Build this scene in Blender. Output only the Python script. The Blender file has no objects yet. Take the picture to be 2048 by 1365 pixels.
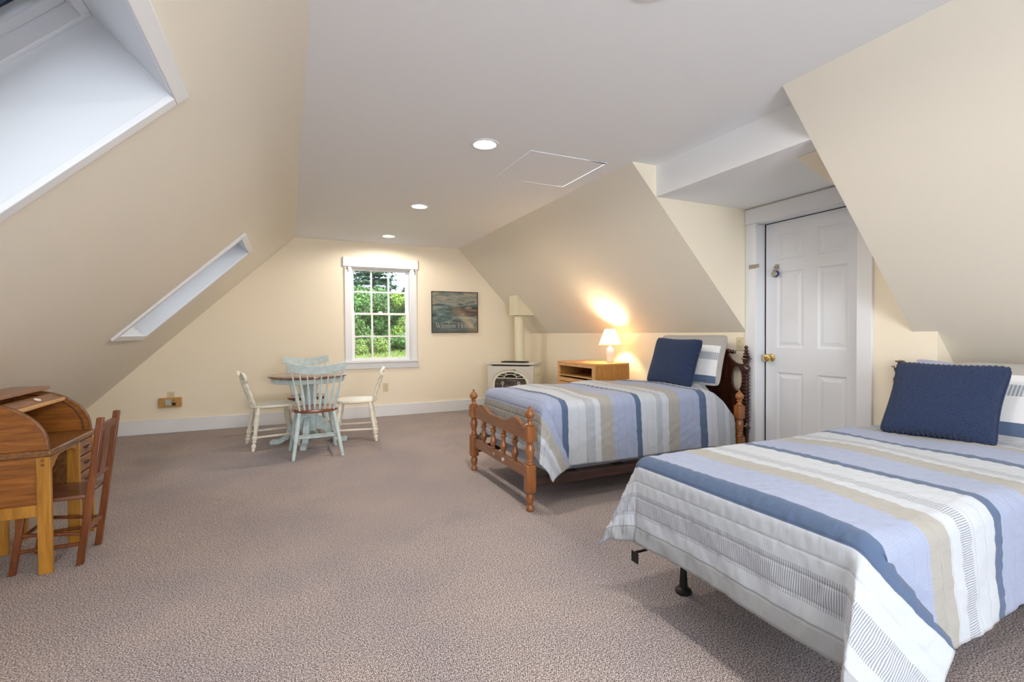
import bpy, math, random
import numpy as np
from mathutils import Matrix, Vector
from mathutils.geometry import tessellate_polygon
from math import sin, cos, pi, radians as R, atan2, hypot, sqrt

# ------------------------------------------------------------------ camera, sky, light, exposure
scn = bpy.context.scene
col = scn.collection
CAM_H = 1.15
yaw, pit, rol, FPX = 0.4324, -0.0162, -0.0064, 971.3
fw = Vector((sin(yaw)*cos(pit), cos(yaw)*cos(pit), sin(pit)))
r0 = Vector((cos(yaw), -sin(yaw), 0)); u0 = r0.cross(fw)
rr = cos(rol)*r0 + sin(rol)*u0; uu = cos(rol)*u0 - sin(rol)*r0
cd = bpy.data.cameras.new('camera'); cam = bpy.data.objects.new('camera', cd); col.objects.link(cam)
cd.sensor_fit = 'HORIZONTAL'; cd.sensor_width = 36; cd.lens = FPX*36/2048; cd.clip_start = .03; cd.clip_end = 500
cam.matrix_world = Matrix(((rr.x, uu.x, -fw.x, 0), (rr.y, uu.y, -fw.y, 0), (rr.z, uu.z, -fw.z, CAM_H), (0, 0, 0, 1)))
scn.camera = cam
scn.view_settings.view_transform = 'Standard'; scn.view_settings.look = 'None'
scn.view_settings.exposure = 1.10; scn.view_settings.gamma = 1; scn.view_settings.use_curve_mapping = False
cy = scn.cycles
cy.use_denoising = True; cy.max_bounces = 10; cy.diffuse_bounces = 6; cy.glossy_bounces = 4; cy.transmission_bounces = 6
cy.transparent_max_bounces = 12; cy.sample_clamp_indirect = 6; cy.caustics_reflective = False; cy.caustics_refractive = False

SKY_STRENGTH = 1.85
SUN_STRENGTH = 2.6
DOWNLIGHT_W = 23
BACK_FILL_W = 54
LAMP_W = 15

w = bpy.data.worlds.new('sky'); scn.world = w; w.use_nodes = True
nt = w.node_tree; nt.nodes.clear()
out = nt.nodes.new('ShaderNodeOutputWorld'); bg = nt.nodes.new('ShaderNodeBackground')
tc = nt.nodes.new('ShaderNodeTexCoord'); sp = nt.nodes.new('ShaderNodeSeparateXYZ'); cr = nt.nodes.new('ShaderNodeValToRGB')
nt.links.new(tc.outputs['Generated'], sp.inputs[0]); nt.links.new(sp.outputs['Z'], cr.inputs[0])
e = cr.color_ramp.elements
e[0].position = 0; e[0].color = (.60, .74, .94, 1); e[1].position = .6; e[1].color = (.66, .80, 1.0, 1)
nz = nt.nodes.new('ShaderNodeTexNoise'); nz.inputs['Scale'].default_value = 2.2; nz.inputs['Detail'].default_value = 5
mx = nt.nodes.new('ShaderNodeMixRGB'); mx.inputs[2].default_value = (1, 1, 1, 1)
rp = nt.nodes.new('ShaderNodeMapRange'); rp.inputs[1].default_value = .45; rp.inputs[2].default_value = .7
nt.links.new(tc.outputs['Generated'], nz.inputs[0]); nt.links.new(nz.outputs[0], rp.inputs[0])
nt.links.new(rp.outputs[0], mx.inputs[0]); nt.links.new(cr.outputs[0], mx.inputs[1]); nt.links.new(mx.outputs[0], bg.inputs[0])
bg.inputs[1].default_value = SKY_STRENGTH; nt.links.new(bg.outputs[0], out.inputs[0])

def add_light(name, kind, loc, energy, color, **kw):
    d = bpy.data.lights.new(name, kind); d.energy = energy; d.color = color
    for k, v in kw.items(): setattr(d, k, v)
    o = bpy.data.objects.new(name, d); o.location = loc; col.objects.link(o); return o
def aim(o, d): o.rotation_euler = Vector(d).to_track_quat('-Z', 'Y').to_euler()
sun = add_light('sun', 'SUN', (0, 0, 20), SUN_STRENGTH, (1, .95, .86), angle=.01)
aim(sun, (-.72, .50, -.50))          # from behind the house onto the trees

# room numbers (metres)
D, HC, XL, XR, XK, ZK, SL = 6.893, 2.407, .094, 2.311, 3.508, 1.144, .970
SR = (HC-ZK)/(XK-XR)
YN, YF, XH, ZS = 1.690, 2.886, 2.537, 2.1725    # dormer recess
YC = 1.562                                       # where the knee wall steps back
YB = -2.3                                        # gable wall behind the camera
XLK = -2.08; ZLK = HC+SL*(XLK-XL)
XR2 = 4.15; ZR2 = HC-SR*(XR2-XR)
SKY_X = (-1.194, -.355)                          # both skylight openings on the left slope
SKY_Y = ((1.215, 1.995), (4.70, 5.48), (-1.05, -.27))  # last opening is added behind the camera for extra daylight
WX0, WX1, WZ0, WZ1 = .785, 1.600, .770, 2.062    # gable window opening
nl = Vector((-SL, 0, 1)).normalized()            # outward normal of left slope
dl = Vector((-1, 0, -SL)).normalized()           # down the left slope
LEN = hypot(1, SL)

aw = add_light('fill_back_gable', 'AREA', (.70, YB-.12, 1.30), BACK_FILL_W, (.93, .96, 1.0), shape='RECTANGLE', size=1.9, size_y=1.45)  # added fill light, placed at the made-up back window
aim(aw, (0, 1, 0))

# ------------------------------------------------------------------ materials
def lin(c):
    c = [x/255 for x in c[:3]]
    return tuple(x/12.92 if x <= .04045 else ((x+.055)/1.055)**2.4 for x in c)+(1,)
MATS = {}
class N:
    """tiny node helper"""
    def __init__(s, name):
        s.m = bpy.data.materials.new(name); s.m.use_nodes = True; s.t = s.m.node_tree
        s.b = s.t.nodes['Principled BSDF']; s.o = s.t.nodes['Material Output']; MATS[name] = s.m
    def n(s, typ, **kw):
        x = s.t.nodes.new('ShaderNode'+typ)
        for k, v in kw.items():
            if isinstance(k, str) and hasattr(x, k) and k not in x.inputs: setattr(x, k, v)
            else: x.inputs[k].default_value = v
        return x
    def l(s, a, b): s.t.links.new(a, b)
    def coord(s, kind='Object', scale=(1, 1, 1), rot=(0, 0, 0)):
        a = s.n('TexCoord'); m = s.n('Mapping'); m.inputs['Scale'].default_value = scale; m.inputs['Rotation'].default_value = rot
        s.l(a.outputs[kind], m.inputs[0]); return m.outputs[0]
    def bump(s, h, strength=.3, dist=.01):
        b = s.n('Bump'); b.inputs['Strength'].default_value = strength; b.inputs['Distance'].default_value = dist
        s.l(h, b.inputs['Height']); s.l(b.outputs[0], s.b.inputs['Normal']); return b
    def ramp(s, f, stops, interp='LINEAR'):
        r = s.n('ValToRGB'); el = r.color_ramp.elements; r.color_ramp.interpolation = interp
        while len(el) < len(stops): el.new(.5)
        for k, (p_, c_) in enumerate(stops): el[k].position = p_; el[k].color = c_
        s.l(f, r.inputs[0]); return r.outputs[0]
    def mix(s, f, a, b, mode='MIX'):
        m = s.n('MixRGB'); m.blend_type = mode
        for i, v in ((0, f), (1, a), (2, b)):
            if hasattr(v, 'links'): s.l(v, m.inputs[i])
            else: m.inputs[i].default_value = v
        return m.outputs[0]
    def math(s, op, a, b=0, c=0):
        m = s.n('Math'); m.operation = op
        for i, v in ((0, a), (1, b), (2, c)):
            if hasattr(v, 'links'): s.l(v, m.inputs[i])
            elif i < len(m.inputs): m.inputs[i].default_value = v
        return m.outputs[0]

def plain(name, rgb, rough=.5, metal=0, noise=0, nscale=30, bump=0, spec=.5, coat=0):
    s = N(name); s.b.inputs['Base Color'].default_value = lin(rgb); s.b.inputs['Roughness'].default_value = rough
    s.b.inputs['Metallic'].default_value = metal; s.b.inputs['Specular IOR Level'].default_value = spec; s.b.inputs['Coat Weight'].default_value = coat
    if noise or bump:
        t = s.n('TexNoise'); t.inputs['Scale'].default_value = nscale; t.inputs['Detail'].default_value = 4
        s.l(s.coord(), t.inputs[0])
        if noise:
            c0 = lin(rgb); c1 = tuple(x*(1-noise) for x in c0[:3])+(1,); c2 = tuple(min(1, x*(1+noise)) for x in c0[:3])+(1,)
            s.l(s.ramp(t.outputs[0], [(.3, c1), (.7, c2)]), s.b.inputs['Base Color'])
        if bump: s.bump(t.outputs[0], bump, .003)
    return s.m

plain('wall_cream', (242, 233, 213), .75, bump=.08, nscale=160, spec=.25)
plain('slope_cream', (232, 227, 214), .75, bump=.08, nscale=160, spec=.25)
plain('ceiling_white', (236, 239, 242), .8, bump=.06, nscale=140, spec=.2)
plain('trim_white', (230, 233, 238), .35, bump=.03, nscale=60)
plain('skylight_white', (222, 227, 232), .5)
plain('door_white', (224, 228, 234), .38, bump=.04, nscale=90)
plain('sash_white', (240, 242, 245), .3)
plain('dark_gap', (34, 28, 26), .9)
plain('rail_metal', (60, 75, 95), .4, .5)
plain('black_iron', (26, 25, 26), .45, .3)
plain('brass', (232, 202, 132), .18, 1)
plain('steel', (176, 172, 164), .3, 1)
plain('lock_blue', (44, 58, 108), .35)
plain('ivory_plastic', (214, 203, 170), .4)
plain('amber_plastic', (186, 142, 78), .4, noise=.1)
plain('screen_grey', (170, 188, 186), .3)
plain('dark_hole', (40, 34, 30), .8)
plain('stove_enamel', (206, 204, 196), .22, coat=.5)
plain('stove_ivory', (228, 226, 205), .3)
plain('vent_ivory', (226, 222, 196), .45)
plain('lamp_ceramic', (206, 208, 222), .22, coat=.6)
plain('box_spring', (176, 186, 202), .85)
plain('mattress', (226, 226, 226), .9)
plain('lilac_cloth', (168, 172, 196), .9, noise=.06, nscale=300)
plain('hem_grey', (150, 156, 168), .9)
plain('blue_paint', (196, 214, 216), .45, noise=.12, nscale=22, bump=.15)
plain('cream_paint', (234, 230, 214), .4, noise=.06, nscale=18, bump=.1)
plain('leaf_deep', (96, 134, 68), .6, noise=.35, nscale=1.6)
plain('leaf_dark', (68, 98, 72), .7, noise=.35, nscale=2)
plain('leaf_light', (138, 164, 70), .6, noise=.3, nscale=1.6)
plain('bark', (108, 100, 92), .9, noise=.3, nscale=9)
plain('grass_blade', (122, 144, 72), .8, noise=.35, nscale=1.2)
for nm, rg in (('hill_grass', (142, 152, 74)),):
    s = N(nm); t = s.n('TexNoise'); t.inputs['Scale'].default_value = .9; t.inputs['Detail'].default_value = 8; s.l(s.coord(), t.inputs[0])
    s.l(s.ramp(t.outputs[0], [(.35, lin((112, 142, 56))), (.5, lin((150, 160, 78))), (.66, lin((182, 150, 104)))]), s.b.inputs['Base Color']); s.b.inputs['Roughness'].default_value = .9

def wood(name, dark, mid, light, rough=.35, scale=(3, 3, 26), ring=5, coat=.25, axis_rot=(0, 0, 0)):
    s = N(name); c_ = s.coord('Object', scale, axis_rot)
    a = s.n('TexNoise'); a.inputs['Scale'].default_value = 1.3; a.inputs['Detail'].default_value = 7; a.inputs['Roughness'].default_value = .62
    a.inputs['Distortion'].default_value = .6
    s.l(c_, a.inputs[0])
    s.l(s.ramp(a.outputs[0], [(.28, lin(dark)), (.5, lin(mid)), (.74, lin(light))]), s.b.inputs['Base Color'])
    s.b.inputs['Roughness'].default_value = rough; s.b.inputs['Coat Weight'].default_value = coat; s.b.inputs['Coat Roughness'].default_value = .2
    s.bump(a.outputs[0], .12, .002); return s.m
# grain runs along the small-scale axis
wood('desk_oak_x', (108, 60, 18), (142, 84, 26), (172, 110, 42), .38, (4, 40, 40))
wood('desk_leg', (146, 96, 26), (176, 122, 40), (198, 146, 60), .38, (34, 34, 3))
wood('desk_dark', (92, 56, 28), (122, 80, 44), (146, 104, 64), .3, (40, 4, 40))
wood('desk_top_wood', (110, 70, 42), (140, 92, 56), (164, 112, 74), .3, (40, 4, 40))
wood('child_chair_wood', (80, 40, 16), (112, 60, 26), (138, 82, 40), .3, (24, 24, 3))
wood('child_seat_wood', (80, 46, 36), (106, 66, 52), (128, 86, 70), .3, (3, 24, 24))
wood('seat_brown', (92, 44, 28), (128, 70, 46), (158, 98, 66), .22, (5, 30, 30), coat=.6)
wood('table_brown', (84, 50, 36), (122, 80, 60), (150, 108, 84), .2, (4, 26, 26), coat=.6)
wood('maple', (112, 66, 32), (148, 92, 48), (172, 114, 64), .32, (14, 14, 3), coat=.45)
wood('maple_panel', (118, 72, 38), (144, 94, 56), (164, 112, 72), .32, (30, 3, 30), coat=.4)
wood('dark_mahogany', (34, 16, 12), (58, 28, 20), (84, 42, 30), .2, (20, 20, 3), coat=.7)
wood('rail_brown', (40, 26, 24), (60, 40, 36), (76, 52, 46), .5, (3, 30, 30), coat=0)
wood('oak_light', (184, 136, 78), (202, 154, 96), (216, 172, 116), .4, (6, 6, 46), coat=.1)
wood('oak_side', (162, 112, 54), (180, 128, 66), (196, 146, 80), .45, (50, 6, 6), coat=.1)
wood('oak_top', (196, 134, 66), (212, 150, 82), (222, 166, 98), .38, (46, 5, 46), coat=.2)
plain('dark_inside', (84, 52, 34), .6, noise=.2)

# carpet: looped pile in diagonal ribs
s = N('carpet'); c_ = s.coord('Object')
n1 = s.n('TexNoise'); n1.inputs['Scale'].default_value = 190; n1.inputs['Detail'].default_value = 3
n2 = s.n('TexNoise'); n2.inputs['Scale'].default_value = 1.7; n2.inputs['Detail'].default_value = 4
c2 = s.coord('Object', (1, 1, 1), (0, 0, R(28)))
wv = s.n('TexWave'); wv.inputs['Scale'].default_value = 48; wv.inputs['Distortion'].default_value = 5; wv.inputs['Detail'].default_value = 3
wv.inputs['Detail Scale'].default_value = 5
s.l(c_, n1.inputs[0]); s.l(c_, n2.inputs[0]); s.l(c2, wv.inputs[0])
h_ = s.math('ADD', s.math('MULTIPLY', n1.outputs[0], .88), s.math('MULTIPLY', wv.outputs[1], .12))
base = s.ramp(h_, [(.36, lin((80, 73, 73))), (.47, lin((148, 139, 140))), (.56, lin((192, 183, 183))), (.68, lin((240, 234, 233)))])
tint = s.ramp(n2.outputs[0], [(.35, lin((238, 236, 238))), (.65, lin((255, 250, 244)))])
s.l(s.mix(1, base, tint, 'MULTIPLY'), s.b.inputs['Base Color']); s.b.inputs['Roughness'].default_value = .97; s.b.inputs['Specular IOR Level'].default_value = .1
s.bump(h_, .8, .004)

# quilt: bands along u (metres), fine stitches across; uv = metres
def quilt_mat(name, total, period_start=.415):
    s = N(name); uv = s.n('TexCoord').outputs['UV']; sx = s.n('SeparateXYZ'); s.l(uv, sx.inputs[0]); u, v = sx.outputs[0], sx.outputs[1]
    seg = [(.060, 'g'), (.050, 'w'), (.098, 't'), (.108, 'w'), (.068, 'd')]
    rep = [(.195, 'l'), (.105, 'b'), (.055, 'w'), (.068, 't'), (.14, 'w'), (.045, 'd')]
    stops = []; x = 0
    for a_, k_ in seg: stops.append((x, k_)); x += a_
    while x < total-.07:
        for a_, k_ in rep:
            if x < total-.07: stops.append((x, k_)); x += a_
    stops.append((total-.07, 'g'))
    C_ = dict(g=(164, 168, 172), w=(190, 197, 206), t=(196, 201, 208), d=(86, 104, 134), l=(144, 156, 186), b=(164, 163, 158))
    f = s.math('DIVIDE', u, 3.0)
    def rmp(fn, lo, hi):
        # ColorRamp holds 32 stops
        return s.ramp(f, [(p_/3.0, fn(k_)) for p_, k_ in stops if lo <= p_ < hi][:32], 'CONSTANT')
    colr = rmp(lambda k: lin(C_[k]), 0, 9)
    msk = rmp(lambda k: (1 if k == 't' else 0, 1 if k == 'l' else 0, 0, 1), 0, 9)
    ms = s.n('SeparateXYZ'); s.l(msk, ms.inputs[0])
    # ticking lines run across their band
    wn = s.n('TexNoise'); wn.inputs['Scale'].default_value = 18; s.l(uv, wn.inputs[0])
    vw = s.math('ADD', v, s.math('MULTIPLY', wn.outputs[0], .004))
    def lines(coord, per): return s.math('SINE', s.math('MULTIPLY', coord, 2*pi/per))
    t1 = s.math('MULTIPLY', ms.outputs[0], s.math('GREATER_THAN', lines(vw, .0068), .1))
    colr = s.mix(s.math('MULTIPLY', t1, .75), colr, lin((112, 121, 138)))
    t2 = s.math('MULTIPLY', ms.outputs[1], s.math('GREATER_THAN', lines(v, .0048), 0))
    colr = s.mix(s.math('MULTIPLY', t2, .35), colr, lin((200, 208, 228)))
    # woven irregularity
    wz = s.n('TexNoise'); wz.inputs['Scale'].default_value = 240; wz.inputs['Detail'].default_value = 2; s.l(uv, wz.inputs[0])
    colr = s.mix(.35, colr, s.mix(wz.outputs[0], (.55, .55, .56, 1), (1, 1, 1, 1)), 'MULTIPLY')
    s.l(colr, s.b.inputs['Base Color']); s.b.inputs['Roughness'].default_value = .92; s.b.inputs['Specular IOR Level'].default_value = .15
    s.b.inputs['Sheen Weight'].default_value = .15
    # quilting seams: parallel to the bands every 6 cm, plus puckers
    sm = s.math('POWER', s.math('ABSOLUTE', s.math('COSINE', s.math('MULTIPLY', u, pi/.064))), 40)
    cw = s.n('TexNoise'); cw.inputs['Scale'].default_value = 1; cw.inputs['Detail'].default_value = 4
    mp = s.n('Mapping'); mp.inputs['Scale'].default_value = (14, 60, 1); s.l(uv, mp.inputs[0]); s.l(mp.outputs[0], cw.inputs[0])
    hh = s.math('SUBTRACT', s.math('MULTIPLY', cw.outputs[0], 1.0), s.math('MULTIPLY', sm, 1.0))
    s.bump(hh, .35, .006); return s.m
quilt_mat('quilt', 2.27)
quilt_mat('quilt_b', 2.36)
# pillow sham bands run across its width: uv.y = height in 0..1
s = N('sham'); uv = s.n('TexCoord').outputs['UV']; sx = s.n('SeparateXYZ'); s.l(uv, sx.inputs[0]); v = sx.outputs[1]
colr = s.ramp(v, [(0, lin((196, 196, 196))), (.035, lin((86, 104, 134))), (.17, lin((222, 224, 228))), (.47, lin((196, 201, 208))), (.61, lin((222, 224, 228))), (.74, lin((168, 166, 162)))], 'CONSTANT')
mk = s.ramp(v, [(0, (0, 0, 0, 1)), (.47, (1, 1, 1, 1)), (.61, (0, 0, 0, 1))], 'CONSTANT')
ln = s.math('GREATER_THAN', s.math('SINE', s.math('MULTIPLY', sx.outputs[0], 2*pi/.0145)), .1)
colr = s.mix(s.math('MULTIPLY', s.math('MULTIPLY', mk, ln), .7), colr, lin((110, 118, 132)))
colr = s.mix(s.math('GREATER_THAN', s.math('ABSOLUTE', s.math('SUBTRACT', sx.outputs[0], .34)), .315), colr, lin((168, 166, 162)))
s.l(colr, s.b.inputs['Base Color']); s.b.inputs['Roughness'].default_value = .92
cw = s.n('TexNoise'); cw.inputs['Scale'].default_value = 9; cw.inputs['Detail'].default_value = 4; s.l(uv, cw.inputs[0]); s.bump(cw.outputs[0], .4, .012)
# navy knit
s = N('navy_knit'); t = s.n('TexNoise'); t.inputs['Scale'].default_value = 260; t.inputs['Detail'].default_value = 3; s.l(s.coord(), t.inputs[0])
s.l(s.ramp(t.outputs[0], [(.3, lin((32, 44, 70))), (.7, lin((52, 66, 98)))]), s.b.inputs['Base Color']); s.b.inputs['Roughness'].default_value = .95; s.b.inputs['Specular IOR Level'].default_value = .12
s.b.inputs['Sheen Weight'].default_value = .2
# lamp shade: thin translucent cloth
s = N('lampshade'); s.t.nodes.remove(s.b)
d_ = s.n('BsdfDiffuse'); d_.inputs[0].default_value = (.74, .66, .50, 1); t_ = s.n('BsdfTranslucent'); t_.inputs[0].default_value = (.52, .42, .26, 1)
m_ = s.n('MixShader'); m_.inputs[0].default_value = .5; s.l(d_.outputs[0], m_.inputs[1]); s.l(t_.outputs[0], m_.inputs[2]); s.l(m_.outputs[0], s.o.inputs[0])
def emit(name, c, st):
    s = N(name); s.b.inputs['Base Color'].default_value = (*c, 1); s.b.inputs['Emission Color'].default_value = (*c, 1); s.b.inputs['Emission Strength'].default_value = st
emit('bulb_glow', (1, .86, .66), 9)
emit('lamp_bulb', (1, .80, .52), 6)
# window glass: clear, thin, with a surface reflection
s = N('pane_glass'); s.t.nodes.remove(s.b)
tr = s.n('BsdfTransparent'); gl = s.n('BsdfGlossy'); gl.inputs['Roughness'].default_value = .02; fr = s.n('Fresnel'); fr.inputs[0].default_value = 1.45
m_ = s.n('MixShader'); s.l(fr.outputs[0], m_.inputs[0]); s.l(tr.outputs[0], m_.inputs[1]); s.l(gl.outputs[0], m_.inputs[2]); s.l(m_.outputs[0], s.o.inputs[0])
# dark stove glass
plain('stove_glass', (22, 20, 22), .08, spec=.6)
wood('fire_logs', (40, 34, 32), (78, 70, 66), (120, 112, 108), .7, (4, 4, 20), coat=0)
# framed print: a plain generic seascape in the same tones
s = N('print_sea'); uv = s.n('TexCoord').outputs['UV']; sx = s.n('SeparateXYZ'); s.l(uv, sx.inputs[0])
mp = s.n('Mapping'); mp.inputs['Scale'].default_value = (3.2, 11, 1); s.l(uv, mp.inputs[0])
na = s.n('TexNoise'); na.inputs['Scale'].default_value = 1.2; na.inputs['Detail'].default_value = 7; na.inputs['Distortion'].default_value = .8; s.l(mp.outputs[0], na.inputs[0])
sea = s.ramp(na.outputs[0], [(.3, lin((46, 66, 70))), (.45, lin((78, 116, 120))), (.55, lin((120, 152, 150))), (.66, lin((190, 196, 176)))])
skyc = s.ramp(na.outputs[0], [(.35, lin((112, 132, 138))), (.5, lin((176, 184, 166))), (.6, lin((200, 196, 172)))])
rock = s.ramp(na.outputs[0], [(.3, lin((52, 42, 38))), (.55, lin((88, 72, 62))), (.7, lin((176, 176, 160)))])
vy = s.math('ADD', sx.outputs[1], s.math('MULTIPLY', na.outputs[0], .12))
c1 = s.mix(s.math('GREATER_THAN', vy, .76), sea, skyc)
rk = s.math('MULTIPLY', s.math('GREATER_THAN', s.math('ADD', sx.outputs[0], s.math('MULTIPLY', na.outputs[0], .5)), .72), s.math('MULTIPLY', s.math('LESS_THAN', vy, .70), s.math('GREATER_THAN', vy, .46)))
c1 = s.mix(rk, c1, rock)
c1 = s.mix(s.math('LESS_THAN', sx.outputs[1], .235), c1, lin((78, 104, 100)))
s.l(c1, s.b.inputs['Base Color']); s.b.inputs['Roughness'].default_value = .5
s.b.inputs['Coat Weight'].default_value = 1; s.b.inputs['Coat Roughness'].default_value = .02
plain('poster_white', (226, 228, 222), .4)
plain('frame_brown', (64, 50, 46), .3)

# ------------------------------------------------------------------ mesh builder
class MB:
    def __init__(s): s.v = []; s.f = []; s.uv = None
    def add(s, vs, fs, M=None):
        k = len(s.v)
        s.v += [tuple(M @ Vector(p)) if M else tuple(p) for p in vs]; s.f += [tuple(i+k for i in f) for f in fs]; return s
    def box(s, x0, y0, z0, x1, y1, z1, M=None):
        vs = [(x, y, z) for z in (z0, z1) for y in (y0, y1) for x in (x0, x1)]
        return s.add(vs, [(0, 2, 3, 1), (4, 5, 7, 6), (0, 1, 5, 4), (2, 6, 7, 3), (0, 4, 6, 2), (1, 3, 7, 5)], M)
    def lathe(s, prof, c=(0, 0, 0), seg=24, M=None, cap=True, sx=1, sy=1):
        vs = []; n = len(prof)
        for r, z in prof:
            for k in range(seg):
                a = 2*pi*k/seg; vs.append((c[0]+r*cos(a)*sx, c[1]+r*sin(a)*sy, c[2]+z))
        fs = [(i*seg+k, i*seg+(k+1) % seg, (i+1)*seg+(k+1) % seg, (i+1)*seg+k) for i in range(n-1) for k in range(seg)]
        if cap: fs += [tuple(range(seg))[::-1], tuple((n-1)*seg+k for k in range(seg))]
        return s.add(vs, fs, M)
    def between(s, a, b, prof, seg=12, sx=1, sy=1):
        """prof: list of (radius, t in 0..1) swept from a to b"""
        a, b = Vector(a), Vector(b); L = (b-a).length; q = (b-a).to_track_quat('Z', 'Y').to_matrix().to_4x4(); M = Matrix.Translation(a) @ q
        return s.lathe([(r, t*L) for r, t in prof], seg=seg, M=M, sx=sx, sy=sy)
    def tube(s, pts, r, seg=8, closed=False):
        P = [Vector(p) for p in pts]; n = len(P); vs = []; up = Vector((0, 0, 1)); last = None
        for i, p in enumerate(P):
            d = (P[(i+1) % n]-P[i-1]) if closed else (P[min(i+1, n-1)]-P[max(i-1, 0)])
            d.normalize()
            if last is None: a = d.cross(up if abs(d.z) < .9 else Vector((1, 0, 0))).normalized()
            else: a = (last-d*last.dot(d)).normalized()
            last = a; b = d.cross(a); rad = r[i] if isinstance(r, (list, tuple)) else r
            for k in range(seg): vs.append(tuple(p+(a*cos(2*pi*k/seg)+b*sin(2*pi*k/seg))*rad))
        m = n if closed else n-1
        fs = [(i*seg+k, i*seg+(k+1) % seg, ((i+1) % n)*seg+(k+1) % seg, ((i+1) % n)*seg+k) for i in range(m) for k in range(seg)]
        if not closed: fs += [tuple(range(seg))[::-1], tuple((n-1)*seg+k for k in range(seg))]
        return s.add(vs, fs)
    def prism(s, poly, d0, d1, axis='y', holes=(), M=None):
        """2D outline (a,b) extruded along axis; y: (x,z), x: (y,z), z: (x,y)"""
        def P(p, d): return {'y': (p[0], d, p[1]), 'x': (d, p[0], p[1]), 'z': (p[0], p[1], d)}[axis]
        loops = [list(poly)]+[list(h) for h in holes]; allp = [p for l in loops for p in l]; n = len(allp)
        tris = tessellate_polygon([[Vector((p[0], p[1], 0)) for p in l] for l in loops]) if (holes or len(poly) > 4) else None
        vs = [P(p, d0) for p in allp]+[P(p, d1) for p in allp]; fs = []
        if tris: fs += [tuple(t) for t in tris]+[tuple(i+n for i in t[::-1]) for t in tris]
        else: fs += [tuple(range(n)), tuple(range(n, 2*n))[::-1]]
        k = 0
        for l in loops:
            m = len(l)
            for i in range(m): j = (i+1) % m; fs.append((k+i, k+j, n+k+j, n+k+i))
            k += m
        return s.add(vs, fs, M)
    def sphere(s, c, r, seg=14, sz=1, M=None):
        prof = [(max(1e-4, r*sin(pi*i/8)), -r*sz*cos(pi*i/8)) for i in range(9)]
        return s.lathe(prof, c, seg, M)
    def build(s, name, mat, parent=None, smooth=True, bevel=0, loc=None, fix=True):
        me = bpy.data.meshes.new(name); me.from_pydata(s.v, [], s.f); me.update()
        if fix:
            import bmesh
            bm = bmesh.new(); bm.from_mesh(me); bmesh.ops.recalc_face_normals(bm, faces=bm.faces); bm.to_mesh(me); bm.free()
        for m in (mat if isinstance(mat, (list, tuple)) else [mat]): me.materials.append(MATS[m])
        if smooth: me.shade_smooth(); me.set_sharp_from_angle(angle=R(38))
        o = bpy.data.objects.new(name, me); col.objects.link(o)
        if parent: o.parent = parent
        if loc: o.location = loc
        if bevel:
            b = o.modifiers.new('bevel', 'BEVEL'); b.width = bevel; b.segments = 2; b.limit_method = 'ANGLE'; b.angle_limit = R(40); b.harden_normals = False
        return o
def tag(o, label=None, cat=None, group=None, kind=None):
    if label: o['label'] = label
    if cat: o['category'] = cat
    if group: o['group'] = group
    if kind: o['kind'] = kind
    return o
def thing(name, label, cat, loc=(0, 0, 0), rz=0, group=None):
    o = bpy.data.objects.new(name, None); o.empty_display_size = .1; col.objects.link(o); o.location = loc; o.rotation_euler = (0, 0, rz)
    return tag(o, label, cat, group)
def struct(o): o['kind'] = 'structure'; return o
def dup(root, loc, rz, label, parts_deep=True):
    r = root.copy(); col.objects.link(r); r.location = loc; r.rotation_euler = (0, 0, rz); r['label'] = label
    def rec(a, b):
        for ch in a.children:
            c_ = ch.copy(); col.objects.link(c_); c_.parent = b; rec(ch, c_)
    rec(root, r); return r
rnd = random.Random(7)
def smooth_curve(pts, n=8, closed=False):
    """Catmull-Rom through 2D points"""
    P = list(pts); m = len(P); out_ = []
    for i in range(m if closed else m-1):
        p0, p1, p2, p3 = (P[(i-1) % m], P[i], P[(i+1) % m], P[(i+2) % m]) if closed else (P[max(i-1, 0)], P[i], P[i+1], P[min(i+2, m-1)])
        for k in range(n):
            t = k/n
            out_.append(tuple(.5*((2*p1[j])+(-p0[j]+p2[j])*t+(2*p0[j]-5*p1[j]+4*p2[j]-p3[j])*t*t+(-p0[j]+3*p1[j]-3*p2[j]+p3[j])*t**3) for j in range(len(p1))))
    if not closed: out_.append(tuple(P[-1]))
    return out_

# ------------------------------------------------------------------ the shell
def slopeL(x): return HC+SL*(x-XL)
def slopeR(x): return HC-SR*(x-XR)
def surface(name, loops, to3, mat, flip_to=None):
    """flat polygon with holes"""
    tr = tessellate_polygon([[Vector((p[0], p[1], 0)) for p in l] for l in loops]); allp = [p for l in loops for p in l]
    b = MB(); b.add([to3(*p) for p in allp], [tuple(t) for t in tr]); return struct(b.build(name, mat, smooth=False))
b = MB(); b.box(XLK-.05, YB, -.05, XR2+.05, D, 0); struct(b.build('floor', 'carpet', smooth=False))
# far gable wall, with the window opening
b = MB(); b.prism([(XLK, 0), (XK, 0), (XK, ZK), (XR, HC), (XL, HC), (XLK, ZLK)], D, D+.14, 'y', holes=[[(WX0, WZ0), (WX1, WZ0), (WX1, WZ1), (WX0, WZ1)]])
struct(b.build('wall_far', 'wall_cream', smooth=False))
# gable wall behind the camera, with an added window opening for fill light
b = MB(); b.prism([(XLK, 0), (XR2, 0), (XR2, ZR2), (XR, HC), (XL, HC), (XLK, ZLK)], YB, YB-.14, 'y', holes=[[(-.25, .55), (1.65, .55), (1.65, 2.02), (-.25, 2.02)]])
struct(b.build('wall_back', 'wall_cream', smooth=False))
b = MB(); b.box(XLK-.1, YB, 0, XLK, D, ZLK); struct(b.build('wall_left', 'wall_cream', smooth=False))
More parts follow.
